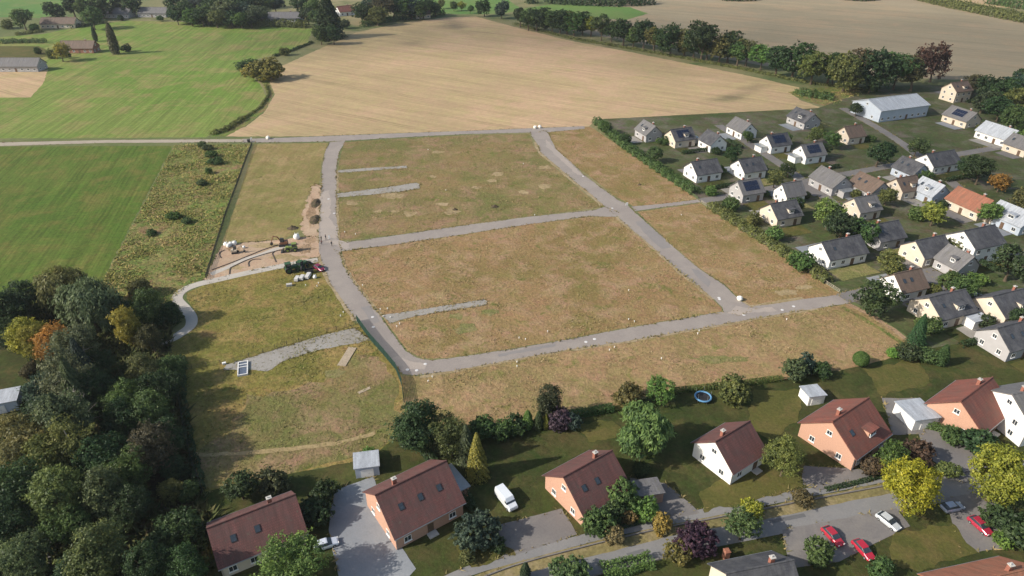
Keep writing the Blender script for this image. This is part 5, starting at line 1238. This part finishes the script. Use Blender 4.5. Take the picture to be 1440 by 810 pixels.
def excavator(x, y, rz, colour, label, s=1.0):
    p = G(x, y); root = empty('excavator', (p.x, p.y, 0), rz, label, 'excavator'); root.scale = (s, s, s)
    pt = plain_mat('excavator_paint', colour, 0.5, var=0.12, scale=3)
    for sy in (-1, 1):
        m = MB(); m.prism([(-1.3, 0.25), (-1.05, 0.0), (1.05, 0.0), (1.3, 0.25), (1.3, 0.5), (1.05, 0.72), (-1.05, 0.72), (-1.3, 0.5)], sy * 0.75 - 0.22, sy * 0.75 + 0.22); m.build('track', BLACK, root, bevel=0.04)
    m = MB(); m.box((-0.3, 0, 1.15), (2.1, 1.6, 0.75)); m.box((-0.9, 0, 1.6), (0.9, 1.5, 0.35)); m.box((0, 0, 0.68), (0.9, 1.0, 0.3)); m.build('body', pt, root, bevel=0.06)
    m = MB(); m.box((0.15, 0.35, 2.05), (1.15, 0.85, 1.3), taper=0.9); c = m.build('cab', DARKMET, root, bevel=0.05)
    m = MB(); m.box((0.15, 0.35, 2.12), (1.22, 0.7, 0.9), taper=0.9); m.box((0.15, 0.35, 2.12), (0.9, 0.92, 0.9), taper=0.9); m.build('window', GLASS, c)
    m = MB(); m.tube([(0.6, -0.3, 1.3), (1.5, -0.3, 2.9), (2.7, -0.3, 3.2)], [0.2, 0.19, 0.14], 6); m.build('boom', pt, root)
    m = MB(); m.tube([(2.55, -0.3, 3.3), (3.3, -0.3, 1.7), (3.5, -0.3, 1.1)], [0.15, 0.13, 0.1], 6); m.build('arm', pt, root)
    m = MB(); m.prism([(3.2, 1.1), (3.75, 1.15), (3.85, 0.6), (3.4, 0.25), (3.05, 0.55)], -0.7, 0.1); m.build('bucket', DARKMET, root)

def loader(x, y, rz, colour, label, s=1.0, name='wheel_loader'):
    p = G(x, y); root = empty(name, (p.x, p.y, 0), rz, label, 'tractor' if name == 'tractor' else 'loader'); root.scale = (s, s, s)
    pt = plain_mat('machine_paint', colour, 0.45, var=0.12, scale=3)
    m = MB(); m.box((1.0, 0, 1.25), (2.2, 0.95, 0.85), taper=0.92); m.box((-0.7, 0, 0.95), (1.6, 1.0, 0.6)); m.build('body', pt, root, bevel=0.06)
    m = MB(); m.box((-0.6, 0, 2.65), (1.5, 1.4, 0.12)); m.box((-0.6, 0, 1.4), (1.4, 1.3, 0.5))
    for sx in (-1, 1):
        for sy in (-1, 1): m.box((-0.6 + sx * 0.66, sy * 0.62, 2.1), (0.09, 0.09, 1.1))
    c = m.build('cab', pt, root)
    m = MB(); m.box((-0.6, 0, 2.1), (1.26, 1.18, 0.95)); m.build('window', GLASS, c)
    big, sm = (0.85, 0.55) if name == 'tractor' else (0.72, 0.72)
    for sy in (-1, 1):
        wheel(root, (-0.75, sy * 0.85, big), big, 0.5, mat=pt); wheel(root, (1.45, sy * 0.8, sm), sm, 0.38, mat=pt)
    m = MB()
    for sy in (-1, 1): m.tube([(0.2, sy * 0.55, 1.5), (1.8, sy * 0.55, 1.7), (2.9, sy * 0.55, 0.5)], 0.08, 5)
    m.build('loader_arm', pt, root)
    m = MB(); m.prism([(2.75, 0.15), (3.6, 0.1), (3.6, 0.18), (2.95, 0.3), (2.95, 1.0), (2.75, 1.0)], -1.0, 1.0); m.build('bucket', DARKMET, root)
    m = MB(); m.tube([(0.9, 0.4, 1.6), (0.9, 0.4, 2.5)], 0.05, 6); m.build('exhaust', DARKMET, root)

excavator(399, 345.5, PI + 0.15, (0.19, 0.085, 0.045), 'mini excavator with orange brown boom at the back of the sand area', 1.05)
loader(412, 353, PI + 0.2, (0.16, 0.21, 0.05), 'yellow green wheel loader working in the sand area', 1.0)
loader(410, 382, 0.5, (0.03, 0.075, 0.03), 'left dark green tractor parked below the footpath', 1.15, 'tractor')
loader(425, 378, 1.2, (0.035, 0.08, 0.03), 'right dark green tractor parked below the footpath', 1.1, 'tractor')
excavator(331, 356, 0.2, (0.42, 0.36, 0.28), 'pale mini excavator at the left end of the sand area', 0.8)

def trailer(x, y, rz, label):
    p = G(x, y); root = empty('trailer', (p.x, p.y, 0), rz, label, 'trailer')
    m = MB(); m.box((0, 0, 0.7), (2.6, 1.5, 0.12)); 
    for sy in (-1, 1): m.box((0, sy * 0.72, 1.0), (2.6, 0.06, 0.48))
    for sx in (-1, 1): m.box((sx * 1.27, 0, 1.0), (0.06, 1.38, 0.48))
    m.build('body', DARKMET, root)
    m = MB(); m.tube([(1.3, 0, 0.6), (2.5, 0, 0.5)], 0.06, 6); m.build('drawbar', DARKMET, root)
    for sy in (-1, 1): wheel(root, (0, sy * 0.85, 0.34), 0.34, 0.2)
trailer(435, 384, 0.3, 'black low trailer between the right tractor and the stone pallets')

def pallet(x, y, rz, label, ln=2.2):
    p = G(x, y); root = empty('stone_pallet', (p.x, p.y, 0), rz, label, 'pallet', 'stone pallets beside the tractors')
    m = MB()
    for k in (-0.5, 0, 0.5): m.box((0, k, 0.06), (ln, 0.1, 0.12))
    for k in range(7): m.box((-ln / 2 + 0.1 + k * (ln - 0.2) / 6, 0, 0.135), (0.12, 1.15, 0.026))
    m.build('pallet_base', WOODD, root)
    m = MB()
    for i in range(4):
        for j in range(3): m.box((-ln * 0.36 + i * ln * 0.24, 0, 0.32 + j * 0.28), (ln * 0.225, 1.1, 0.268))
    m.build('stone_stack', plain_mat('pale_stone', (0.50, 0.49, 0.47), 0.85, var=0.08), root, bevel=0.02)
PR = ang((414, 397), (420, 388))
pallet(418, 394, PR, 'left stack of pale stone slabs next to the tractors')
pallet(425, 392.5, PR, 'middle stack of pale stone slabs next to the tractors')
pallet(433.5, 390, PR, 'right and largest stack of pale stone slabs next to the tractors', 2.9)

def sack(x, y, label, s=1.0, name='bulk_bag', cat='bag'):
    p = G(x, y); m = MB(); rg = random.Random(int(x * 3 + y))
    n = 10; rows = [(0.44, 0.0), (0.52, 0.2), (0.54, 0.55), (0.46, 0.85), (0.25, 1.0)]
    vs = []
    for (r, z) in rows:
        for k in range(n):
            a = 2 * PI * k / n; q = r * (1 + rg.uniform(-.08, .08)) * (1 + 0.12 * abs(math.sin(2 * a)))
            vs.append((q * math.cos(a), q * math.sin(a), z + rg.uniform(-.03, .03)))
    fs = [(i * n + k, i * n + (k + 1) % n, (i + 1) * n + (k + 1) % n, (i + 1) * n + k) for i in range(4) for k in range(n)] + [tuple(range(n - 1, -1, -1)), tuple(4 * n + k for k in range(n))]
    m.add(vs, fs)
    for k in range(4):
        a = PI / 4 + k * PI / 2; m.tube([(0.42 * math.cos(a), 0.42 * math.sin(a), 0.85), (0.48 * math.cos(a), 0.48 * math.sin(a), 1.2), (0.3 * math.cos(a + .5), 0.3 * math.sin(a + .5), 0.92)], 0.035, 5)
    o = m.build(name, WHITE, smooth=True); o.location = (p.x, p.y, 0); o.scale = (s, s, s)
    tag(o, label, cat, 'white bulk bags on the sand area' if cat == 'bag' else None)
sack(318, 345.5, 'leftmost white bulk bag above the pale mini excavator', 1.2)
sack(321.5, 347.5, 'lowest white bulk bag above the pale mini excavator', 1.15)
sack(324.5, 345, 'middle white bulk bag above the pale mini excavator', 1.15)
sack(330, 344, 'rightmost white bulk bag of the group of four', 1.25)
sack(343, 349, 'single small white bag on the sand right of the pale excavator', 0.8)
sack(417.5, 336, 'big white bag standing alone above the wheel loader', 1.7)
sack(443, 391, 'small white bag right of the largest stone stack', 0.95)

def block(x, y, rz, d, mat, name, label, cat, z=0.0):
    p = G(x, y); m = MB(); m.box((0, 0, d[2] / 2 + z), d); o = m.build(name, mat, bevel=0.05); o.location = (p.x, p.y, 0); o.rotation_euler = (0, 0, rz)
    return tag(o, label, cat)
block(407, 402, 0.3, (1.6, 1.0, 0.7), CONCRETE, 'concrete_block', 'pale concrete block lying below the parked tractors', 'block')

def boulder(x, y, r, label, group=None):
    p = G(x, y); bm = bmesh.new(); bmesh.ops.create_icosphere(bm, subdivisions=3, radius=r)
    for v in bm.verts:
        k = 1 + 0.22 * mnoise.noise(v.co * (1.3 / r) + Vector((x, y, 0))) + 0.07 * mnoise.noise(v.co * (4 / r))
        v.co *= k; v.co.z = v.co.z * 0.95 + r * 0.65
    me = bpy.data.meshes.new('boulder'); bm.to_mesh(me); bm.free(); me.materials.append(plain_mat('pale_boulder', (0.68, 0.66, 0.60), 0.85, var=0.1, bump=0.4))
    o = bpy.data.objects.new('boulder', me); COL.objects.link(o); o.location = (p.x, p.y, 0)
    tag(o, label, 'boulder', group)
boulder(1040, 422, 0.85, 'large white boulder at the lower road junction')
boulder(752.5, 180.5, 0.85, 'left white stone where the right estate road meets the farm road')
boulder(759, 180, 0.85, 'right white stone where the right estate road meets the farm road')
boulder(377, 195.5, 0.9, 'white stone beside the farm road above the mown plot')

def signpost(x, y, h, label, board=(0.6, 0.6)):
    p = G(x, y); root = empty('sign', (p.x, p.y, 0), 0.2, label, 'sign')
    m = MB(); m.tube([(0, 0, 0), (0, 0, h)], 0.05, 8); m.build('post', GREYMET, root)
    m = MB(); m.box((0, -0.07, h - board[1] / 2), (board[0], 0.03, board[1])); m.build('board', WHITE, root, bevel=0.01)
signpost(881, 292, 2.0, 'white sign board at the crossing lane junction', (0.9, 1.0))
signpost(354, 199, 1.8, 'white gate sign beside the farm track at the top of the dark fence', (0.8, 0.9))
signpost(463.5, 338, 1.9, 'white sign at the middle road junction near the four people', (0.55, 1.3))

p = G(350, 200)
bn = empty('litter_bin', (p.x, p.y, 0), 0, 'black bin on the farm track beside the white gate sign', 'bin')
m = MB(); m.box((0, 0, 0.6), (0.9, 0.9, 1.2), taper=1.12); m.build('body', BLACK, bn, bevel=0.05)
m = MB(); m.box((0, 0, 1.26), (1.1, 1.1, 0.1)); m.build('lid', DARKMET, bn, bevel=0.03)

def heap(x, y, a, b, h, mat, label, rz=0.0):
    p = G(x, y); n, r_ = 22, 7; vs = [(0, 0, h)]; rg = random.Random(int(x + y))
    for i in range(1, r_ + 1):
        t = i / r_
        for k in range(n):
            an = 2 * PI * k / n; q = 1 + 0.25 * mnoise.noise(Vector((math.cos(an) * 1.5, math.sin(an) * 1.5, x)))
            z = h * (0.5 + 0.5 * math.cos(PI * t)) * (1 + 0.5 * mnoise.noise(Vector((math.cos(an) * t * 3, math.sin(an) * t * 3, y)))) if i < r_ else -0.05
            vs.append((a * t * q * math.cos(an), b * t * q * math.sin(an), z))
    fs = [(0, 1 + k, 1 + (k + 1) % n) for k in range(n)]
    for i in range(r_ - 1): fs += [(1 + i * n + k, 1 + (i + 1) * n + k, 1 + (i + 1) * n + (k + 1) % n, 1 + i * n + (k + 1) % n) for k in range(n)]
    mb = MB(); mb.add(vs, fs); o = mb.build('soil_heap', mat, smooth=True); o.location = (p.x, p.y, 0); o.rotation_euler = (0, 0, rz)
    tag(o, label, 'soil heap')
M_DSOIL = ground_mat('dark_soil', (0.085, 0.065, 0.045), (0.12, 0.09, 0.06), (0.06, 0.06, 0.03), big=0.3, mid=0.8, fine=3, contrast=0.4, seed=30, bump=0.8)
heap(444, 286, 2.0, 4.6, 0.8, M_DSOIL, 'upper dark soil heap beside the left estate road', ang((440, 300), (446, 280)) - PI / 2)
heap(443, 309, 2.1, 4.8, 0.8, M_DSOIL, 'lower dark soil heap beside the left estate road', ang((440, 320), (444, 300)) - PI / 2)
heap(412, 321, 2.2, 1.6, 0.9, M_DSOIL, 'flat grey brown soil heap at the top right of the sand area')
heap(696, 291, 1.6, 1.2, 0.9, M_DSOIL, 'small dark soil heap on the upper building plot')
heap(640, 295, 1.2, 0.9, 0.7, M_DSOIL, 'tiny soil heap beside the straw patch on the upper plot')
heap(899, 260, 0.8, 0.7, 0.6, M_DSOIL, 'small dark soil heap on the upper right plot')
heap(395, 341, 3.0, 1.2, 0.5, M_SAND, 'long low sand heap behind the mini excavator')

# kerb edging laid in the sand
def kerb(px, label, mat=DARKMET, w_=0.22, h=0.22):
    c = smooth_line([G(*q) for q in px], 5); m = MB()
    for a, b in zip(c[:-1], c[1:]):
        d = b - a; m.box(((a + b) / 2) + Vector((0, 0, h / 2)), (d.length + 0.05, w_, h), math.atan2(d.y, d.x))
    o = m.build('kerb_edging', mat); tag(o, label, 'kerb', 'kerb edgings laid in the sand area')
KM = plain_mat('dark_kerb', (0.10, 0.075, 0.06), 0.9, var=0.2)
kerb([(298, 380), (330, 368), (352, 359), (372, 351), (392, 345)], 'long curved kerb edging along the upper side of the sand path', KM)
kerb([(324, 377), (345, 367), (368, 359), (390, 353), (405, 350)], 'curved kerb edging along the lower side of the sand path', KM)
kerb([(322.5, 386), (323, 381), (324, 377)], 'short straight kerb edging left in the sand', KM)
kerb([(350, 375), (349.5, 370), (353, 366.5), (360, 365), (367, 365)], 'hooked kerb edging in the lower sand field', KM)
kerb([(388, 369), (385, 362), (383, 357), (386, 354)], 'kerb edging crossing the sand right of the hooked one', KM)
kerb([(311, 363), (308.5, 359), (310, 355), (316, 352)], 'rounded kerb edging at the left end of the sand', KM)

# drain chamber and slabs on the left plot -------------------------------------
def chamber():
    a, b, c, d = G(332.5, 512), G(347, 509.5), G(351, 526.5), G(337, 530)
    ctr = (a + b + c + d) / 4; rz = math.atan2((b - a).y, (b - a).x)
    W_, D_ = (b - a).length, (a - d).length
    root = empty('drain_chamber', (ctr.x, ctr.y, 0), rz, 'rectangular drain chamber with white frame and grey grates at the gravel lane end', 'drain')
    m = MB(); t, h = 0.24, 0.5
    for s in (-1, 1): m.box((s * (W_ / 2 - t / 2), 0, h / 2), (t, D_, h))
    for yy in (-D_ / 2 + t / 2, D_ / 2 - t / 2, D_ * 0.08, D_ * 0.27): m.box((0, yy, h / 2 - 0.01), (W_ - 2 * t - 0.005, t, h))
    m.build('frame', plain_mat('pale_concrete', (0.62, 0.61, 0.58), 0.8, var=0.08), root)
    for y0, y1 in ((-D_ / 2 + t, D_ * 0.08 - t / 2), (D_ * 0.08 + t / 2, D_ * 0.27 - t / 2), (D_ * 0.27 + t / 2, D_ / 2 - t)):
        m = MB(); n = max(3, int((y1 - y0) / 0.16))
        for k in range(n): m.box((0, y0 + (k + 0.5) * (y1 - y0) / n, 0.3), (W_ - 2 * t - 0.02, 0.08, 0.06))
        m.box((0, (y0 + y1) / 2, 0.12), (W_ - 2 * t - 0.02, y1 - y0 - 0.02, 0.1)); m.build('grate', plain_mat('grate_steel', (0.22, 0.26, 0.33), 0.5, metal=0.3), root)
chamber()
def boards(x0, y0, x1, y1, w_, h, label, n):
    a, b = G(x0, y0), G(x1, y1); c = (a + b) / 2; rz = math.atan2((b - a).y, (b - a).x); L = (b - a).length
    m = MB()
    for k in range(n): m.box((0.04 * ((k * 7) % 3), -w_ / 2 + (k + 0.5) * w_ / n, h / 2), (L - 0.12 * ((k * 5) % 3), w_ / n - 0.03, h))
    o = m.build('timber_boards', plain_mat('weathered_timber', (0.36, 0.29, 0.21), 0.9, var=0.18, scale=2)); o.location = (c.x, c.y, 0); o.rotation_euler = (0, 0, rz); tag(o, label, 'boards')
boards(496, 489, 480, 515, 2.1, 0.18, 'broad stack of weathered boards below the gravel lane', 7)
boards(521, 545, 504, 553, 0.8, 0.1, 'thin weathered boards lying on the dry grass by the green fence', 3)
block(315.5, 512, 0.4, (0.9, 0.6, 0.5), WHITE, 'concrete_block', 'small white block left of the drain chamber', 'block')

# markers and covers -----------------------------------------------------------
CAPM = MB(); CAPM.tube([(0, 0, 0), (0, 0, 0.45)], 0.10, 10); CAPM.tube([(0, 0, 0.45), (0, 0, 0.58)], [0.16, 0.15], 10)
capo = CAPM.build('pipe_cap', WHITE); capo.scale = (0.85, 0.85, 0.8)
CAPS = [(479, 445), (483, 440), (535, 436), (545, 435), (539, 446), (549, 447), (558, 460), (562, 456), (602, 537), (608, 531), (730, 476), (739, 478), (857, 493), (864, 489), (884, 450), (892, 453), (983, 466), (981, 470), (727, 510), (727, 516), (884, 409), (627, 268), (602, 211), (736, 231), (958, 303), (1106, 450), (770, 467), (500, 330), (485, 327), (752, 303), (430, 402), (446, 403), (448, 399), (510, 402), (930, 505)]
srt = sorted(CAPS, key=lambda q: (q[0], q[1]))
for i, (x, y) in enumerate(srt):
    o = capo if i == 0 else capo.copy()
    if i: COL.objects.link(o)
    p = G(x, y); o.location = (p.x, p.y, 0)
    tag(o, f'white pipe cap in the grass, {ORD[i]} of all the caps counted from the left', 'pipe cap', 'white pipe caps beside the estate roads')
MH = MB(); MH.tube([(0, 0, 0.0), (0, 0, 0.04)], [0.42, 0.40], 16); MH.tube([(0, 0, 0.04), (0, 0, 0.055)], 0.30, 16)
mho = MH.build('manhole_cover', plain_mat('manhole_concrete', (0.55, 0.54, 0.53), 0.8, var=0.1))
MHS = [(524, 446), (525, 460), (573, 520), (586, 521), (824, 481), (836, 477), (1011, 419), (1046, 443), (1100, 436), (1116, 431), (598, 512), (861, 293), (820, 248), (1012, 421), (470, 300), (462, 280)]
for i, (x, y) in enumerate(sorted(MHS)):
    o = mho if i == 0 else mho.copy()
    if i: COL.objects.link(o)
    p = G(x, y); o.location = (p.x, p.y, 0.045)
    tag(o, f'pale round manhole cover in the road, {ORD[i]} of the covers counted from the left', 'manhole cover', 'manhole covers in the estate roads')

# fences -----------------------------------------------------------------------
def fence(px, h, step, label, colour, wire=0.25, thick=0.02, rails=0, name='fence', gap=0.0):
    c = [G(*q) for q in px]
    pm = plain_mat('fence_paint', colour, 0.6, var=0.1)
    o0 = c[0]; root = empty(name, (o0.x, o0.y, 0), 0, label, 'fence')
    pts = []
    for a, b in zip(c[:-1], c[1:]):
        n = max(1, round((b - a).length / step)); pts += [a.lerp(b, k / n) for k in range(n)]
    pts.append(c[-1]); pts = [p - o0 for p in pts]
    pst = MB(); pst.box((0, 0, h / 2 + 0.05), (0.09, 0.09, h + 0.1)); me = None
    for p in pts[:100]:
        if me is None: o = pst.build('post', pm, root); me = o.data
        else: o = bpy.data.objects.new('post', me); COL.objects.link(o); o.parent = root
        o.location = p
    m = MB()
    for a, b in zip(pts[:-1], pts[1:]):
        d = b - a; L = d.length; rz = math.atan2(d.y, d.x); u = d.normalized(); mid = (a + b) / 2
        nh = max(2, int(h / wire)) if not rails else rails
        for k in range(nh): m.box(mid + Vector((0, 0, 0.12 + (h - 0.2) * k / (nh - 1))), (L - 0.1, thick, thick * (1.6 if rails else 1)), rz)
        if not rails:
            nv = int(L / wire)
            for k in range(1, nv): m.box(a + d * (k / nv) + Vector((0, 0, h / 2)), (thick, thick * 0.8, h - 0.14), rz)
    m.build('mesh_panel' if not rails else 'wires', pm, root)
fence([(502, 452), (520, 477), (540, 500), (556.5, 520), (565, 542), (568, 566)], 2.1, 2.5, 'green metal mesh fence running along the left road bend', (0.018, 0.055, 0.04), wire=0.22, thick=0.06)
fence([(355, 203), (346, 226), (333, 262), (318, 302), (303, 350), (290, 392)], 1.4, 3.0, 'dark mesh fence along the left side of the mown plot', (0.035, 0.04, 0.025), wire=0.25, thick=0.055)
fence([(500, 456), (460, 468), (420, 480), (370, 496), (330, 509), (250, 522)], 1.2, 3.0, 'thin post and wire fence above the gravel lane', (0.10, 0.085, 0.06), rails=4, thick=0.02)
fence([(247, 525), (252, 560), (259, 600), (270, 650), (285, 692)], 1.8, 2.5, 'dark mesh fence between the wood and the dry plot', (0.025, 0.03, 0.022), wire=0.25, thick=0.05)
fence([(896, 222), (940, 252), (981, 280)], 1.0, 2.5, 'low greenish fence on the upper village boundary', (0.10, 0.14, 0.05), rails=4, thick=0.06)
fence([(986, 285), (1030, 314), (1082, 347), (1130, 379), (1180, 411)], 1.0, 2.5, 'low pale fence on the lower village boundary', (0.40, 0.36, 0.28), rails=3, thick=0.05)

# trampoline in the garden ---------------------------------------------------------
p = G(988, 562); tr = empty('trampoline', (p.x, p.y, 0), 0, 'round blue trampoline on the lawn behind the white walled house', 'trampoline')
m = MB(); m.tube([(0, 0, 0.82), (0, 0, 0.86)], 1.55, 24); m.build('mat', BLACK, tr)
m = MB(); cs = [(1.75 * math.cos(k * PI / 12), 1.75 * math.sin(k * PI / 12), 0.88) for k in range(25)]
m.tube(cs, 0.2, 8); m.build('rim', plain_mat('blue_pad', (0.10, 0.25, 0.42), 0.6), tr)
for k in range(5):
    a = k * 2 * PI / 5; m = MB(); m.tube([(1.7 * math.cos(a), 1.7 * math.sin(a), 0), (1.7 * math.cos(a), 1.7 * math.sin(a), 2.4)], 0.035, 6); m.build('pole', GREYMET, tr)

# brick gate pillar by the street ------------------------------------------------
p = G(1020, 785); gp = empty('gate_pillar', (p.x, p.y, 0), A, 'reddish brick gate pillar beside the purple bush', 'pillar')
m = MB(); m.box((0, 0, 1.0), (0.9, 0.9, 2.0)); m.build('pillar_shaft', WALLS['brick'], gp)
m = MB(); m.box((0, 0, 2.08), (1.1, 1.1, 0.16), taper=0.7); m.build('capstone', ROOFS['orange'], gp)

# ------------------------------------------------------------------ people
def person(x, y, rz, jacket, trousers, hair, label, stride=0.16):
    p = G(x, y)
    me = bpy.data.meshes.new('person')
    J = [(0, 0, 0.98, .15, .11), (0, 0, 1.22, .15, .105), (0, 0, 1.42, .16, .09), (0, 0, 1.53, .058, .058), (0, 0.02, 1.66, .092, .105), (0, 0.01, 1.76, .06, .07),
         (.10, 0, .92, .095, .09), (.11, stride * .5, .5, .066, .066), (.11, stride, .09, .045, .05), (.115, stride + .15, .04, .04, .035),
         (-.10, 0, .92, .095, .09), (-.11, -stride * .3, .5, .066, .066), (-.11, -stride, .09, .045, .05), (-.115, -stride + .15, .04, .04, .035),
         (.21, 0, 1.42, .06, .06), (.26, -.03, 1.15, .046, .046), (.26, .08, .9, .036, .036), (.26, .11, .8, .03, .04), (-.21, 0, 1.42, .06, .06), (-.26, .03, 1.15, .046, .046), (-.26, .12, .9, .036, .036), (-.26, .15, .8, .03, .04)]
    E = [(0, 1), (1, 2), (2, 3), (3, 4), (4, 5), (0, 6), (6, 7), (7, 8), (8, 9), (0, 10), (10, 11), (11, 12), (12, 13), (2, 14), (14, 15), (15, 16), (16, 17), (2, 18), (18, 19), (19, 20), (20, 21)]
    me.from_pydata([j[:3] for j in J], E, [])
    o = bpy.data.objects.new('person', me); COL.objects.link(o)
    sk = o.modifiers.new('skin', 'SKIN'); sk.use_smooth_shade = True
    for i, j in enumerate(J): me.skin_vertices[0].data[i].radius = (j[3], j[4])
    me.skin_vertices[0].data[0].use_root = True
    ss = o.modifiers.new('sub', 'SUBSURF'); ss.levels = ss.render_levels = 1
    m, nt, bs = new_mat('clothes_and_skin')
    tc = N(nt, 'ShaderNodeTexCoord').outputs['Object']; sx = N(nt, 'ShaderNodeSeparateXYZ'); nt.links.new(tc, sx.inputs[0])
    z = sx.outputs[2]
    col = mixc(nt, math_n(nt, 'GREATER_THAN', z, 0.93), trousers, jacket)
    col = mixc(nt, math_n(nt, 'GREATER_THAN', z, 1.52), col, (0.45, 0.28, 0.20))
    col = mixc(nt, math_n(nt, 'LESS_THAN', z, 0.09), col, (0.02, 0.02, 0.02))
    nt.links.new(col, bs.inputs['Base Color']); bs.inputs['Roughness'].default_value = 0.85
    me.materials.append(m)
    o.location = (p.x, p.y, 0.05); o.rotation_euler = (0, 0, rz); tag(o, label, 'person', 'people at the middle road junction')
    hm = MB(); n = 10
    rows = [(0.105, 1.66), (0.118, 1.72), (0.10, 1.80), (0.05, 1.845)]
    hm.add([(r * math.cos(2 * PI * k / n) * 0.92, -0.02 + r * math.sin(2 * PI * k / n), zz) for r, zz in rows for k in range(n)], [(i * n + k, i * n + (k + 1) % n, (i + 1) * n + (k + 1) % n, (i + 1) * n + k) for i in range(3) for k in range(n)] + [tuple(3 * n + k for k in range(n))])
    hm.build('hair', plain_mat('hair', hair, 0.7), o, smooth=True)
person(458.5, 337, 2.6, (0.02, 0.02, 0.03), (0.03, 0.03, 0.035), (0.03, 0.02, 0.015), 'person in black clothes standing at the back of the road junction')
person(452.3, 339, 1.0, (0.06, 0.07, 0.05), (0.05, 0.05, 0.06), (0.06, 0.04, 0.02), 'person in dark olive jacket on the left kerb of the road junction')
person(452.8, 344.5, 0.4, (0.16, 0.06, 0.05), (0.03, 0.03, 0.05), (0.04, 0.03, 0.02), 'person in reddish jacket nearest the sand area')
person(466.8, 346, 3.6, (0.03, 0.035, 0.045), (0.025, 0.03, 0.03), (0.05, 0.035, 0.02), 'person in dark clothes walking alone on the right of the junction')
# ------------------------------------------------------------------ clouds that shade parts of the land, and the air
def cloud(T, size, alt, amount, seed, rz=0.0):
    """a thin fair-weather cloud standing between the sun and the ground round T"""
    c = Vector((T[0], T[1], 0)) + sdir * (alt / sdir.z)
    bm = bmesh.new(); bmesh.ops.create_icosphere(bm, subdivisions=5, radius=1.0)
    for v in bm.verts:
        n = v.co.copy()
        k = 1 + 0.30 * mnoise.noise(n * 1.6 + Vector((seed, 0, 0))) + 0.16 * mnoise.noise(n * 4.0 + Vector((0, seed, 0))) + 0.07 * mnoise.noise(n * 9.0)
        v.co = n * k
        if v.co.z < 0: v.co.z *= 0.35
    me = bpy.data.meshes.new('cloud'); bm.to_mesh(me); bm.free()
    me.polygons.foreach_set('use_smooth', [True] * len(me.polygons))
    m, nt, bs = new_mat('cloud_vapour')
    tc = N(nt, 'ShaderNodeTexCoord').outputs['Object']
    fl = N(nt, 'ShaderNodeMapping'); fl.inputs['Scale'].default_value = (1, 1, 0.0); nt.links.new(tc, fl.inputs[0])
    ln = N(nt, 'ShaderNodeVectorMath', operation='LENGTH'); nt.links.new(fl.outputs[0], ln.inputs[0])
    edge = ramp(nt, ln.outputs['Value'], 0.45, 1.05, 1.0, 0.0)
    nz = ramp(nt, noise(nt, tc, 1.3, 3, 0.5), 0.3, 0.65, 0.5, 1.0)
    a = math_n(nt, 'MULTIPLY', math_n(nt, 'MULTIPLY', edge, nz), amount)
    bs.inputs['Base Color'].default_value = (0.95, 0.95, 0.96, 1); bs.inputs['Roughness'].default_value = 1.0; bs.inputs['Specular IOR Level'].default_value = 0
    nt.links.new(a, bs.inputs['Alpha'])
    me.materials.append(m)
    o = bpy.data.objects.new('cloud', me); COL.objects.link(o)
    o.location = c; o.scale = (size[0], size[1], 35); o.rotation_euler = (0, 0, rz)
    o['kind'] = 'structure'
t = G(1180, 62); cloud((t.x, t.y), (330, 150), 520, 0.34, 1.3, -0.25)
t = G(600, 48); cloud((t.x, t.y), (200, 85), 500, 0.26, 5.1, 0.2)
#t = G(1010, 128); cloud((t.x, t.y), (75, 45), 490, 0.16, 3.1, -0.3)
t = G(1290, 200); cloud((t.x, t.y), (120, 110), 480, 0.20, 7.7, 0.3)
#t = G(230, 700); cloud((t.x, t.y), (130, 60), 470, 0.22, 9.4, 0.2)

HAZE = 0.00007
if HAZE > 0:
    hb = MB(); hb.box((0, 300, 57), (3600, 3600, 116)); ho = hb.build('haze', [])
    ho['kind'] = 'stuff'
    m = bpy.data.materials.new('haze'); m.use_nodes = True; nt = m.node_tree
    nt.nodes.remove(nt.nodes['Principled BSDF'])
    pv = N(nt, 'ShaderNodeVolumePrincipled'); pv.inputs['Color'].default_value = (0.86, 0.91, 1.0, 1); pv.inputs['Density'].default_value = HAZE; pv.inputs['Anisotropy'].default_value = 0.2
    nt.links.new(pv.outputs[0], nt.nodes['Material Output'].inputs['Volume'])
    ho.data.materials.clear(); ho.data.materials.append(m)
